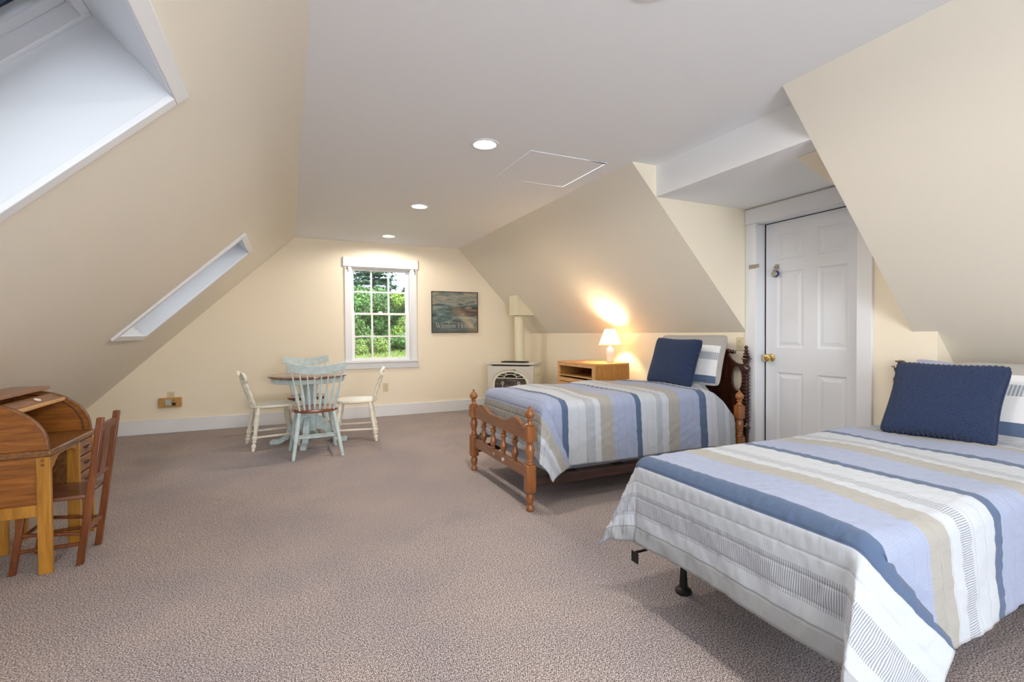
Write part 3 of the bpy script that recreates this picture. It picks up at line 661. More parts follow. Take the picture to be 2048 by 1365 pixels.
# ------------------------------------------------------------------ round table
TC = (.195, 5.60)
t = thing('round_table', 'round pedestal table with brown wood top and pale blue-grey base', 'table', (*TC, 0), R(-11))
b = MB(); b.lathe([(.375, .698), (.388, .703), (.394, .712), (.390, .722), (.378, .727), (.001, .728)], seg=64, cap=True); b.build('tabletop', 'table_brown', t)
b = MB(); b.lathe([(.355, .648), (.360, .652), (.362, .6975), (.30, .6975), (.30, .66)], seg=64, cap=False); b.build('apron', 'blue_paint', t)
b = MB(); b.lathe([(.085, .30), (.090, .33), (.062, .38), (.052, .44), (.050, .56), (.060, .62), (.085, .648), (.16, .66), (.16, .697)], seg=28); b.build('pedestal', 'blue_paint', t)
b = MB(); b.box(-.075, -.075, .13, .075, .075, .30); b.build('pedestal_block', 'blue_paint', t, bevel=.006)
foot = smooth_curve([(.06, .285), (.12, .27), (.19, .20), (.24, .10), (.29, .05), (.365, .045)], 6)+smooth_curve([(.385, .03), (.38, .0)], 1)+smooth_curve([(.30, .0), (.25, .02), (.20, .07), (.14, .13), (.06, .15)], 6)
for k in range(4):
    b = MB(); b.prism(foot, -.028, .028, 'y', M=Matrix.Rotation(k*pi/2, 4, 'Z')); b.build('foot', 'blue_paint', t, bevel=.005)

# ------------------------------------------------------------------ arrow-back chairs (pale blue with brown seat)
def seat_outline(wf, wb, d, n=7, exp=2.6):
    """rounded seat, front at +y"""
    pts = []
    N_ = 40
    for k in range(N_):
        a = 2*pi*k/N_; ca, sa = cos(a), sin(a); wx = wf if sa > 0 else wb
        pts.append((wx*abs(ca)**(2/exp)*(1 if ca > 0 else -1), d*abs(sa)**(2/exp)*(1 if sa > 0 else -1)))
    return pts
def seat_mesh(b, outline, z0, z1, dish=.008):
    n = len(outline)
    def ring(sc, z): return [(x*sc, y*sc, z) for x, y in outline]
    vs = ring(.93, z0)+ring(.99, z0+.008)+ring(1.0, (z0+z1)/2)+ring(.985, z1-.004)+ring(.95, z1)+ring(.78, z1-dish*.7)+ring(.4, z1-dish)
    fs = [(k*n+i, k*n+(i+1) % n, (k+1)*n+(i+1) % n, (k+1)*n+i) for k in range(6) for i in range(n)]+[tuple(range(n))[::-1], tuple(6*n+i for i in range(n))]
    return b.add(vs, fs)
def make_arrow_chair(label, loc, rz):
    t = thing('spindle_chair', label, 'chair', loc, rz, 'pale blue spindle chairs')
    b = MB(); seat_mesh(b, seat_outline(.215, .205, .205), .415, .448); b.build('seat', 'seat_brown', t)
    ends = {}
    for sx_ in (-1, 1):
        for sy_ in (-1, 1):
            a = Vector((sx_*.150, sy_*.135, .418)); f_ = Vector((sx_*.215, sy_*(.245 if sy_ < 0 else .235), 0)); ends[(sx_, sy_)] = (f_, a)
            b = MB(); b.between(f_, a, [(.014, 0), (.0175, .35), (.0215, .75), (.017, 1)], 14); b.build('leg', 'blue_paint', t)
    def at(k, z): f_, a = ends[k]; return f_+(a-f_)*(z/.418)
    for sx_ in (-1, 1):
        b = MB(); b.between(at((sx_, -1), .165), at((sx_, 1), .165), [(.009, 0), (.014, .5), (.009, 1)], 10); b.build('side_stretcher', 'blue_paint', t)
    for f_ in (.38, .62):
        pa, pb = at((-1, -1), .165).lerp(at((-1, 1), .165), f_), at((1, -1), .165).lerp(at((1, 1), .165), f_)
        b = MB(); b.between(pa, pb, [(.009, 0), (.014, .5), (.009, 1)], 10); b.build('cross_stretcher', 'blue_paint', t)
    # crest rail, bowed back
    n = 20; vs = []; fs = []
    for k in range(n+1):
        q = -1+2*k/n; x = q*.255; yb = -.262-.045*(1-q*q)+.0; top = .900-.036*(1-q*q)+(.0 if abs(q) < .9 else -.006*(abs(q)-.9)/.1); bot = top-.082+(.012*abs(q)**6)
        for dy in (-.010, .010):
            for z in (bot, top): vs.append((x, yb+dy+(z-.85)*-.22, z))
    for k in range(n):
        a = k*4; c_ = a+4; fs += [(a, a+1, c_+1, c_), (a+2, c_+2, c_+3, a+3), (a+1, a+3, c_+3, c_+1), (a, c_, c_+2, a+2)]
    fs += [(0, 2, 3, 1), (n*4, n*4+1, n*4+3, n*4+2)]
    b = MB(); b.add(vs, fs); b.build('crest_rail', 'blue_paint', t, bevel=.003)
    for k in range(8):
        q = -1+2*k/7; xb_, yb_ = q*.150, -.165-.028*(1-q*q)*.6; xt = q*.222; yt = -.262-.045*(1-(xt/.255)**2)+.008
        p0, p1 = Vector((xb_, yb_, .440)), Vector((xt, yt, .822)); vs = []; fs = []
        prof = [(0, .008, .008), (.12, .010, .008), (.30, .0155, .0055), (.46, .0135, .006), (.60, .0075, .0065), (1, .006, .006)]
        for tt, wx, wy in prof:
            c_ = p0.lerp(p1, tt)
            for a in range(8): vs.append((c_.x+wx*cos(a*pi/4), c_.y+wy*sin(a*pi/4), c_.z))
        m = len(prof); fs = [(i*8+a, i*8+(a+1) % 8, (i+1)*8+(a+1) % 8, (i+1)*8+a) for i in range(m-1) for a in range(8)]+[tuple(range(8))[::-1], tuple((m-1)*8+a for a in range(8))]
        b = MB(); b.add(vs, fs); b.build('spindle', 'blue_paint', t)
    return t
bc = make_arrow_chair('pale blue spindle chair with brown seat, nearest the camera at the table', (.232, 5.065, 0), R(3))
dup(bc, (.195, 6.06, 0), R(180), 'pale blue spindle chair between the round table and the far wall')
# cream turned chairs
TURN = [(.012, 0), (.016, .03), (.014, .06), (.021, .10), (.023, .13), (.013, .17), (.018, .20), (.024, .21), (.018, .22), (.017, .26), (.026, .30), (.026, .33), (.018, .36), (.024, .38), (.018, .40), (.019, .46), (.024, .60), (.026, .72), (.020, .82), (.024, .84), (.020, .86), (.016, 1)]
SPT = [(.009, 0), (.011, .10), (.016, .16), (.010, .19), (.016, .22), (.010, .26), (.013, .34), (.018, .48), (.014, .62), (.010, .68), (.017, .71), (.010, .74), (.017, .78), (.010, .82), (.012, .90), (.009, 1)]
def make_cream_chair(label, loc, rz):
    t = thing('turned_chair', label, 'chair', loc, rz, 'cream turned chairs')
    b = MB(); seat_mesh(b, seat_outline(.205, .195, .225), .408, .440); b.build('seat', 'cream_paint', t)
    ends = {}
    for sx_ in (-1, 1):
        for sy_ in (-1, 1):
            a = Vector((sx_*.150, sy_*.150, .412)); f_ = Vector((sx_*(.215 if sy_ < 0 else .205), sy_*.215, 0)); ends[(sx_, sy_)] = (f_, a)
            b = MB(); b.between(f_, a, TURN, 14); b.build('leg', 'cream_paint', t)
    def at(k, z): f_, a = ends[k]; return f_+(a-f_)*(z/.412)
    for sx_ in (-1, 1):
        b = MB(); b.between(at((sx_, -1), .13), at((sx_, 1), .13), [(.008, 0), (.012, .5), (.008, 1)], 10); b.build('side_stretcher', 'cream_paint', t)
    b = MB(); b.between(at((-1, 1), .15), at((1, 1), .15), [(.008, 0), (.012, .5), (.008, 1)], 10); b.build('cross_stretcher', 'cream_paint', t)
    # shaped crest: two ears and a dip in the middle
    top = smooth_curve([(-.205, .735), (-.185, .770), (-.135, .775), (-.085, .748), (-.04, .742), (0, .760), (.04, .742), (.085, .748), (.135, .775), (.185, .770), (.205, .735)], 4)
    bot = smooth_curve([(.200, .700), (.170, .672), (.06, .678), (0, .684), (-.06, .678), (-.170, .672), (-.200, .700)], 4)
    n = len(top); b = MB(); ol = top+bot
    def bend(x, y, z): return (x, y-.268-.026*(1-(x/.2)**2)-(z-.72)*.25, z)
    tr = tessellate_polygon([[Vector((p[0], p[1], 0)) for p in ol]]); m = len(ol)
    b.add([bend(p[0], -.012, p[1]) for p in ol]+[bend(p[0], .012, p[1]) for p in ol], [tuple(q) for q in tr]+[tuple(i+m for i in q[::-1]) for q in tr]+[(i, (i+1) % m, m+(i+1) % m, m+i) for i in range(m)])
    b.build('crest_rail', 'cream_paint', t, bevel=.003)
    for k in range(5):
        q = -1+2*k/4; p0 = (q*.140, -.178-.014*(1-q*q), .432); p1 = (q*.165, -.268-.022*(1-q*q*.68)+.006, .690)
        b = MB(); b.between(p0, p1, SPT, 10); b.build('spindle', 'cream_paint', t)
    return t
wc = make_cream_chair('cream painted turned chair on the left side of the round table', (-.155, 5.642, 0), R(-79))
dup(wc, (.675, 5.573, 0), R(80), 'cream painted turned chair on the right side of the round table')

# ------------------------------------------------------------------ gas stove, flue
sc_ = 1.0
t = thing('gas_stove', 'cream enamel gas stove with arched glass door in the far corner', 'stove', (2.814+.135, 6.163+.135, 0), R(-45))
W2, D2 = .345, .19
part(t, 'body', 'stove_enamel', [(-W2+.01, -D2+.012, .10, -W2+.055, D2, .70), (W2-.055, -D2+.012, .10, W2-.01, D2, .70), (-W2+.05, D2-.02, .10, W2-.05, D2, .70), (-W2+.05, -D2+.03, .10, W2-.05, D2, .14)], .004)
for sx_ in (-1, 1):
    for z0, z1 in ((.16, .40), (.43, .54), (.56, .66)): part(t, 'side_panel', 'stove_ivory', [(sx_*(W2-.012)-.006, -D2+.06, z0, sx_*(W2-.012)+.006, D2-.05, z1)], .004)
part(t, 'top_board', 'stove_enamel', [(-W2-.006, -D2-.006, .708, W2+.006, D2+.006, .732)], .007)
b = MB()
for k in range(9): b.box(-.17, -.07+k*.018, .733, .17, -.063+k*.018, .743)
b.box(-.18, -.078, .7325, .18, -.072, .745); b.box(-.18, .082, .7325, .18, .088, .745); b.box(-.18, -.078, .7325, -.172, .088, .745); b.box(.172, -.078, .7325, .18, .088, .745); b.build('top_grate', 'black_iron', t)
part(t, 'air_slot', 'dark_hole', [(-.27, -D2-.001, .688, .27, -D2+.02, .704)], 0)
# front plate with arched opening
aw_, ah, az = .292, .225, .420
arch = [(-aw_, .13)]+[(-aw_*cos(pi*k/20), az+ah*sin(pi*k/20)**.85 if 0 < k < 20 else az) for k in range(21)]+[(aw_, .13)]
b = MB(); b.prism([(-W2+.004, .10), (W2-.004, .10), (W2-.004, .690), (-W2+.004, .690)], -D2, -D2+.02, 'y', holes=[arch]); b.build('front_plate', 'stove_enamel', t, bevel=.002)
def offs(pts, k, c_=(0, .40)): return [(c_[0]+(p[0]-c_[0])*k, c_[1]+(p[1]-c_[1])*k) for p in pts]
b = MB(); b.prism(offs(arch, 1.10), -D2-.012, -D2+.0, 'y', holes=[offs(arch, .97)]); b.build('arch_moulding', 'stove_enamel', t, bevel=.004)
b = MB(); b.prism(offs(arch, .985), -D2+.002, -D2+.012, 'y', holes=[offs(arch, .82)]); b.build('door_frame', 'stove_ivory', t, bevel=.002)
b = MB(); b.prism(offs(arch, .83), -D2+.010, -D2+.014, 'y'); b.build('door_glass', 'stove_glass', t, smooth=False)
b = MB(); yf = -D2+.004
for x in [.20]: pass
zc = .520
def az_(k): a = pi*k/20; return (-.232*cos(a), zc+.100*sin(a))
b.tube([(az_(k)[0]*.41, yf, zc+(az_(k)[1]-zc)*.55) for k in range(21)], .0045, 6)
b.tube([(az_(k)[0], yf, az_(k)[1]) for k in range(21)], .0045, 6)
b.tube([(-.240, yf, zc), (.240, yf, zc)], .006, 6)
for k in (3, 7, 13, 17):
    x_, z_ = az_(k); b.tube([(x_*.41, yf, zc+(z_-zc)*.55), (x_, yf, z_)], .004, 6)
for s_ in (-1, 1): b.tube([(s_*.07, yf, zc+.045), (s_*.14, yf, zc+.080), (s_*.215, yf, zc+.0)], .0035, 6)
b.build('fanlight_grille', 'stove_ivory', t)
b = MB(); b.box(-.235, -D2+.007, .16, .235, -D2+.010, zc-.01); b.build('fire_screen', 'fire_logs', t, smooth=False)
for x in (-.115, .125):
    b = MB(); b.tube([(x+.016*cos(a*pi/6), yf-.004, .450+.018*sin(a*pi/6)) for a in range(12)], .0045, 6, True); b.tube([(x, yf-.004, .434), (x, yf-.004, .30)], .005, 6); b.box(x-.02, yf-.002, .17, x+.02, yf+.004, .30); b.build('andiron', 'stove_ivory', t)
for sx_ in (-1, 1):
    for sy_ in (-1, 1):
        b = MB(); b.lathe([(.022, 0), (.018, .02), (.022, .06), (.034, .105)], (sx_*(W2-.05), sy_*(D2-.04), 0), 16); b.build('leg', 'stove_enamel', t)
FX, FY = 3.085, 6.425
t = thing('flue_pipe', 'cream round flue pipe rising from the stove to a box on the slope', 'flue', (FX, FY, .735))
b = MB(); b.lathe([(.076, 0), (.076, .008), (.070, .010), (.070, .66), (.074, .664), (.074, .672)], seg=32); b.build('pipe', 'vent_ivory', t)
b = MB(); b.lathe([(.0715, 0), (.0735, .003), (.0715, .006)], (0, 0, .33), 32, cap=False); b.build('pipe_seam', 'vent_ivory', t)
bx0, bx1, by0, by1 = 2.98-FX, 3.262-FX, 6.285-FY, 6.545-FY
b = MB(); b.prism([(bx0, 1.408-.735), (bx1, 1.408-.735), (bx0, slopeR(2.98)-.735-.004)], by0, by1, 'y'); b.build('vent_box', 'vent_ivory', t, bevel=.002)
b = MB(); b.tube([(bx0-.008, by0-.006, slopeR(2.98)-.735-.003), (bx1+.008, by0-.006, 1.408-.735+.001)], .006, 6); b.build('flange', 'vent_ivory', t)

# ------------------------------------------------------------------ oak cabinet and lamp
cx0, cx1, cy0, cy1, CZ = 2.94, 3.40, 4.30, 5.07, .815
t = thing('oak_cabinet', 'light oak cabinet with open shelf beside the bed under the lamp', 'cabinet', (cx0, cy0, 0)); w_, l_ = cx1-cx0, cy1-cy0
part(t, 'side_panel', 'oak_side', [(.02, 0, .03, w_, .018, CZ-.022)], .001); part(t, 'side_panel', 'oak_side', [(.02, l_-.018, .03, w_, l_, CZ-.022)], .001)
part(t, 'top', 'oak_top', [(0, -.002, CZ-.022, w_, l_+.002, CZ)], .004)
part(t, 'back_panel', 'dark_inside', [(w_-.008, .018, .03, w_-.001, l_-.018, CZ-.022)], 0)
part(t, 'corner_strip', 'oak_light', [(w_-.014, -.004, .03, w_+.001, 0, CZ-.022)], .001)
b = MB()
for bx in ((0, 0, .03, .02, .045, CZ-.022), (0, l_-.045, .03, .02, l_, CZ-.022), (0, .045, CZ-.05, .02, l_-.045, CZ-.022), (0, .045, .585, .02, l_-.045, .630), (0, .045, .03, .02, l_-.045, .06)): b.box(*bx)
b.build('face_frame', 'oak_light', t, bevel=.002)
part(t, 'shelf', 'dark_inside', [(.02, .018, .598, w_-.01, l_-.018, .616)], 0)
part(t, 'pull_out_tray', 'oak_light', [(.002, .05, .648, .02, l_-.05, .662), (.02, .05, .650, w_-.03, l_-.05, .658)], .003)
for y0, y1 in ((.047, l_/2-.002), (l_/2+.002, l_-.047)):
    d_ = part(t, 'door', 'oak_light', [(-.012, y0, .065, .0, y1, .580)], .003)
    b = MB(); yy = y1-.03 if y0 < .1 else y0+.03; b.lathe([(.008, 0), (.008, .01), (.014, .018), (.001, .024)], M=Matrix.Translation((-.012, yy, .50)) @ Matrix.Rotation(-pi/2, 4, 'Y'), seg=16); b.build('knob', 'brass', d_)
part(t, 'plinth', 'oak_light', [(.03, .01, 0, w_-.01, l_-.01, .03)], 0)
LX, LY = 3.285, 4.49
t = thing('table_lamp', 'lit table lamp with cream cone shade and white ceramic base on oak cabinet', 'lamp', (LX, LY, CZ))
b = MB(); b.lathe([(.034, 0), (.037, .004), (.040, .03), (.048, .09), (.048, .12), (.040, .150), (.024, .172), (.012, .178), (.010, .19)], seg=28, sx=.8); lb = b.build('base', 'lamp_ceramic', t)
for k, rr_ in enumerate((.016, .030, .044)):   # raised shell-like arcs on the front of the base
    pts = []
    for a in range(11):
        an = R(0+18*a); xo = rr_*cos(an); zo = .085+rr_*sin(an)*1.3
        pts.append((xo-.012, zo))
    V = []
    for xo, zo in pts:
        ang = atan2(-.73, -.68)+xo/.045; rad = .0465 if zo < .125 else .0465-(zo-.125)*.30
        V.append((rad*cos(ang)*.8, rad*sin(ang), zo))
    b = MB(); b.tube(V, .0045, 6); b.build('relief_arc', 'lamp_ceramic', lb)
b = MB(); b.lathe([(.127, .195), (.0560, .372)], seg=48, cap=False); b.build('lamp_shade', 'lampshade', t)
b = MB(); b.lathe([(.1285, .193), (.1285, .200)], seg=48, cap=False); b.lathe([(.0570, .369), (.0570, .374)], seg=40, cap=False); b.tube([(-.055, 0, .36), (0, 0, .35), (.055, 0, .36)], .0015, 6); b.build('shade_wire', 'lampshade', t)
b = MB(); b.lathe([(.010, .19), (.012, .215), (.014, .22), (.014, .245), (.005, .25)], seg=14); b.build('socket', 'brass', t)
b = MB(); b.sphere((0, 0, .275), .024); b.build('bulb', 'lamp_bulb', t)
add_light('table_lamp_glow', 'POINT', (LX, LY, CZ+.318), LAMP_W, (1, .76, .46), shadow_soft_size=.036)

# ------------------------------------------------------------------ beds
def quilt(name, label, x_foot, yc, hw_, Tz, s_head, drop_f, drop_s, Rr, reverse, mat, side_wave=.012, seed=1, near=(22, 60), far=(18, 50), head_drop=0, round_near=.13):
    """cloth sheet laid over a mattress; s along the bed from the foot, t across"""
    b_f = pi*Rr/2+(drop_f-Rr); b_s = pi*Rr/2+(drop_s-Rr)
    s0, s1 = Rr-b_f, s_head; t1 = hw_-Rr+b_s
    step = .0115; ns, nt_ = int((s1-s0)/step), int(2*t1/step)
    S_, T_ = np.meshgrid(np.linspace(s0, s1, ns+1), np.linspace(-t1, t1, nt_+1), indexing='ij')
    a = np.maximum(0, Rr-S_); bb = np.maximum(0, np.abs(T_)-(hw_-Rr)); rho = np.hypot(a, bb); th = np.arctan2(bb, a+1e-9); rho = rho*(1-np.where(T_ < 0, round_near, .13)*np.sin(2*th)**4*np.clip(rho/.45, 0, 1)**2)
    both = (a > 0) & (bb > 0)
    d0 = np.array([-sin(R(3)), 0, -cos(R(3))]); d1 = np.array([0, sin(R(3)), -cos(R(3))])
    def nodes(spec):
        if not isinstance(spec[0], tuple): F, az = spec; return [(0, d0), (45, (-sin(R(F))*cos(R(az)), sin(R(F))*sin(R(az)), -cos(R(F)))), (90, d1)]
        return [(0, d0)]+[(t_, v_) for t_, v_ in spec]+[(90, d1)]
    def dirs(spec):
        nd = [(R(t_), np.array(v_)/np.linalg.norm(v_)) for t_, v_ in nodes(spec)]; res = np.zeros(th.shape+(3,))
        for (ta, p), (tb, q) in zip(nd[:-1], nd[1:]):
            om = math.acos(float(p @ q)); t_ = ((th-ta)/(tb-ta)).clip(0, 1); sl = (np.sin((1-t_)*om)[..., None]*p+np.sin(t_*om)[..., None]*q)/sin(om)
            res = np.where(((th >= ta) & (th <= tb+1e-6))[..., None], sl, res)
        return res
    DD = np.where((T_ < 0)[..., None], dirs(near), dirs(far))
    DD = np.where(both[..., None], DD, np.where((a > 0)[..., None], np.array([-sin(R(3)), 0, -cos(R(3))]), np.array([0, sin(R(3)), -cos(R(3))])))
    cfl = np.where(both, np.clip(1-np.abs(th/(pi/4)-1), 0, 1), 0)
    fl = np.arccos(-DD[..., 2]); arc_ = pi*Rr/2
    ang = np.clip(rho/Rr, 0, pi/2-fl); al_ = ang*Rr; rest = np.maximum(0, rho-al_)
    # soft waves in the hanging parts
    wave = side_wave*np.sin(S_*7.3+seed)*np.where(bb > 0, 1, 0)*(rest/.35)*(1-cfl)+side_wave*.9*np.sin(T_*8.1+seed*2)*np.where(a > 0, 1, 0)*(rest/.35)*(1-cfl)
    ao = Rr*np.sin(ang); ww = wave*np.where(both, 0, 1)
    ox = ao*np.cos(th)+rest*-DD[..., 0]+ww*np.where(a > 0, 1, 0); oy = ao*np.sin(th)+rest*DD[..., 1]+ww*np.where(bb > 0, 1, 0); down = Rr*(1-np.cos(ang))+rest*-DD[..., 2]
    X = np.where(a > 0, Rr-ox, S_); Y = np.where(bb > 0, (hw_-Rr+oy)*np.sign(T_), T_)
    rg = np.random.RandomState(seed)
    topw = sum(.0028*np.sin(S_*rg.uniform(3, 17)+T_*rg.uniform(-12, 12)+rg.uniform(0, 6)) for _ in range(6))
    crown = .012*(1-(T_/(hw_+.01))**2).clip(0, 1)
    U = (S_-s0) if not reverse else (s1-S_)
    puff = .0012*np.abs(np.cos(U*pi/.064+pi/2))**.5
    down = down+np.clip((S_-(s1-.30))/.30, 0, 1)**2*.20*np.clip((np.abs(T_)-.20)/.22, 0, 1)*head_drop
    Z = Tz-down+np.where(rho > 0, topw*np.clip(1-rho/.1, 0, 1), topw)+crown*np.clip(1-rho/.08, 0, 1)
    P = np.stack([X, Y, Z], -1)
    # push quilting puffs along the surface normal
    du = np.gradient(P, axis=0); dv = np.gradient(P, axis=1); nrm = np.cross(du, dv); nrm /= np.linalg.norm(nrm, axis=-1, keepdims=True)+1e-9
    wr = sum(.0011*np.sin(S_*rg.uniform(-40, 40)+T_*rg.uniform(20, 60)+rg.uniform(0, 6)+3*np.sin(S_*9)) for _ in range(5))*np.clip(rest/.2, 0, 1)
    wr2 = sum(.0006*np.sin(S_*rg.uniform(-90, 90)+T_*rg.uniform(60, 160)+rg.uniform(0, 6)) for _ in range(6))
    P = P+nrm*(puff+wr+wr2)[..., None]
    P[..., 0] += x_foot; P[..., 1] += yc
    nv = (ns+1)*(nt_+1); me = bpy.data.meshes.new(name); me.vertices.add(nv); me.vertices.foreach_set('co', P.reshape(-1).astype(np.float32))
    I = np.arange(nv).reshape(ns+1, nt_+1); F = np.stack([I[:-1, :-1], I[1:, :-1], I[1:, 1:], I[:-1, 1:]], -1).reshape(-1, 4); nf = len(F)
    me.loops.add(nf*4); me.loops.foreach_set('vertex_index', F.reshape(-1).astype(np.int32)); me.polygons.add(nf)
    me.polygons.foreach_set('loop_start', np.arange(0, nf*4, 4, dtype=np.int32)); me.polygons.foreach_set('loop_total', np.full(nf, 4, dtype=np.int32)); me.update(); me.validate()
    UV = np.stack([U, T_+2], -1).reshape(-1, 2)[F.reshape(-1)]; ul = me.uv_layers.new(name='UVMap'); ul.data.foreach_set('uv', UV.reshape(-1).astype(np.float32))
    me.materials.append(MATS[mat]); me.materials.append(MATS['hem_grey']); me.shade_smooth()
    o = bpy.data.objects.new(name, me); col.objects.link(o)
    m = o.modifiers.new('thickness', 'SOLIDIFY'); m.thickness = .009; m.offset = -1; m.material_offset = 1; m.material_offset_rim = 1
    return tag(o, label, 'quilt')

POST = [(.023, 0), (.027, .006), (.027, .022), (.018, .034), (.016, .042), (.024, .058), (.029, .080), (.027, .098), (.019, .112), (.026, .118), (.026, .124)]
POST_MID = [(.026, 0), (.028, .010), (.020, .018), (.026, .026), (.018, .034), (.023, .055), (.031, .085), (.030, .105), (.022, .130), (.026, .136), (.018, .142), (.027, .150)]
FINIAL = [(.027, 0), (.030, .008), (.018, .016), (.016, .030), (.024, .040), (.016, .046), (.026, .055), (.0335, .070), (.033, .084), (.022, .100), (.011, .110), (.008, .116), (.009, .124), (.004, .128), (.001, .129)]
def maple_post(parent, x, y):
    b = MB(); h_ = .034
    b.lathe(POST, (x, y, 0), 22); b.lathe(POST_MID, (x, y, .300), 22); b.lathe(FINIAL, (x, y, .552), 22)
    def oct_(z0, z1, c_=.010):
        o_ = [(-h_, -h_+c_), (-h_+c_, -h_), (h_-c_, -h_), (h_, -h_+c_), (h_, h_-c_), (h_-c_, h_), (-h_+c_, h_), (-h_, h_-c_)]
        b.prism([(x+p[0], y+p[1]) for p in o_], z0, z1, 'z')
    oct_(.124, .300); oct_(.450, .552)
    return b.build('post', 'maple', parent, bevel=.002)
YB1 = 3.31
bed = thing('maple_bed', 'maple twin bed frame with low spindled footboard, nearer the far wall', 'bed', (1.41, YB1, 0))
for x in (0, 1.90):
    for y in (-.52, .52): maple_post(bed, x, y)
top = smooth_curve([(-.486, .520), (-.44, .528), (-.38, .560), (-.32, .578), (-.25, .566), (-.18, .538), (-.10, .530), (0, .532), (.10, .530), (.18, .538), (.25, .566), (.32, .578), (.38, .560), (.44, .528), (.486, .520)], 4)
b = MB(); b.prism(top+[(.486, .452), (-.486, .452)], -.012, .012, 'x'); b.build('footboard_panel', 'maple_panel', bed, bevel=.003)
part(bed, 'footboard_rail', 'maple_panel', [(-.012, -.486, .205, .012, .486, .275)], .003)
SPB = [(.010, 0), (.013, .04), (.009, .08), (.014, .12), (.020, .28), (.019, .36), (.012, .50), (.010, .62), (.017, .72), (.019, .78), (.010, .84), (.018, .88), (.013, .92), (.009, 1)]
for k in range(4):
    y = -.486+.972*(k+1)/5; b = MB(); b.lathe([(r*1.30, .275+q*.177) for r, q in SPB], (0, y, 0), 14); b.build('spindle', 'maple', bed)
for y in (-.52, .52): part(bed, 'side_rail', 'rail_brown', [(.03, y-.010, .150, 1.87, y+.012, .212)], .002)
part(bed, 'headboard_rail', 'maple_panel', [(1.89, -.486, .25, 1.91, .486, .45)], .003)
for x in (.3, .7, 1.1, 1.5): part(bed, 'slat', 'rail_brown', [(x, -.50, .196, x+.07, .50, .212)], .001)
b = MB(); b.box(.02, .555, .395, .10, .57, .41)
# worn patches on the footboard rail
for (y, z, r_) in ((.06, .243, .010), (-.10, .236, .016), (-.125, .243, .012)):
    b = MB(); b.lathe([(r_, 0), (r_*.9, .0012), (.001, .0014)], seg=9, M=Matrix.Translation((-.012, y, z)) @ Matrix.Rotation(-pi/2, 4, 'Y'), sy=.8); b.build('worn_patch', 'cream_paint', bed)
def mattress_pair(label_b, label_m, x0, x1, yc, hw_, zb0, zb1, zt):
    b = MB(); b.box(x0, yc-hw_, zb0, x1, yc+hw_, zb1); tag(b.build('box_spring', 'box_spring', bevel=.02), label_b, 'box spring')
    b = MB(); b.box(x0, yc-hw_, zb1+.002, x1, yc+hw_, zt); tag(b.build('mattress', 'mattress', bevel=.035), label_m, 'mattress')
mattress_pair('pale blue box spring on the maple bed frame', 'white mattress under the quilt on the maple bed', 1.56, 3.00, YB1, .475, .2125, .43, .662)
quilt('quilt', 'striped blue, white and beige quilt on the maple bed near the lamp', 1.500, YB1, .530, .695, 1.75, .375, .435, .07, True, 'quilt', seed=3, side_wave=.010, near=((30, (-.20, .30, -.93)), (80, (.29, .17, -.93)), (82, (.22, .07, -.96))), far=(14, 60), head_drop=1)
# dark turned headboards
SPOOL = [(.020, 0), (.022, .04), (.017, .08), (.022, .10)]
def spool_profile():
    p_ = [(.020, 0), (.024, .02), (.018, .05), (.021, .30), (.024, .32)]
    z = .40; p_ += [(.024, .335), (.034, .345), (.034, .36), (.022, .375)]
    while z < .80:
        p_ += [(.021, z), (.034, z+.013), (.021, z+.026)]; z += .029
    z0 = z
    p_ += [(.022, z0), (.026, z0+.006), (.033, z0+.025), (.034, z0+.045), (.026, z0+.062), (.020, z0+.068), (.020, z0+.078)]
    z1 = z0+.078
    return p_, z1
def make_headboard(label, x, yc, tall):
    t = thing('headboard', label, 'headboard', (x, yc, 0), 0, 'dark turned headboards')
    pr_, z1 = spool_profile()
    if tall: tip = [(.021, 0), (.026, .012), (.030, .034), (.042, .040), (.040, .046), (.022, .050), (.026, .056), (.034, .062), (.020, .068), (.018, .074), (.030, .082), (.016, .090), (.012, .098), (.022, .106), (.012, .114), (.010, .122), (.016, .134), (.015, .142), (.006, .150), (.001, .152)]
    else: tip = [(.021, 0), (.027, .012), (.032, .034), (.044, .040), (.042, .046), (.020, .050), (.012, .060), (.012, .068), (.026, .074), (.024, .080), (.006, .084), (.001, .085)]
    for y in (-.485, .485):
        b = MB(); b.lathe(pr_+[(r, z1+z) for r, z in tip], (0, y, 0), 26); b.build('post', 'dark_mahogany', t)
    zt = 1 if tall else .86
    half = smooth_curve([(.45, .88), (.40, .885), (.345, .915), (.315, .950), (.285, .975), (.20, .985), (.10, 1.0), (0, 1.005)], 4)
    ol = [(.462, .45), (.462, .62), (.455, .66), (.455, .66)] + [(.462, .87)] + half
    ol = [(.46, .45), (.46, .62)]+[(.46, .88)]+half
    ol = [(a_, c_*zt) for a_, c_ in ol]
    full = ol+[(-a_, c_) for a_, c_ in ol[::-1]][1:]
    def ell(c_, z_, ry, rz, n=24): return [(c_+ry*cos(2*pi*k/n), z_+rz*sin(2*pi*k/n)) for k in range(n)]
    b = MB(); b.prism(full, -.010, .010, 'x', holes=[ell(.398, .755*zt, .050, .105*zt), ell(-.398, .755*zt, .050, .105*zt)]); b.build('panel', 'dark_mahogany', t, bevel=.002)
    for s_ in (-1, 1):
        b = MB(); b.between((0, s_*.23, .992*zt), (0, s_*.385, .975*zt), [(.010, 0), (.014, .1), (.018, .25), (.012, .32), (.020, .40), (.020, .55), (.012, .62), (.018, .72), (.018, .80), (.010, .86), (.014, .94), (.002, 1)], 16); b.build('scroll_rod', 'dark_mahogany', t)
    return t
make_headboard('dark brown turned headboard with scroll ends behind the maple bed', 3.455, 3.330, True)
make_headboard('dark brown turned headboard behind the nearer bed, mostly hidden by pillows', 3.455, 1.245, False)
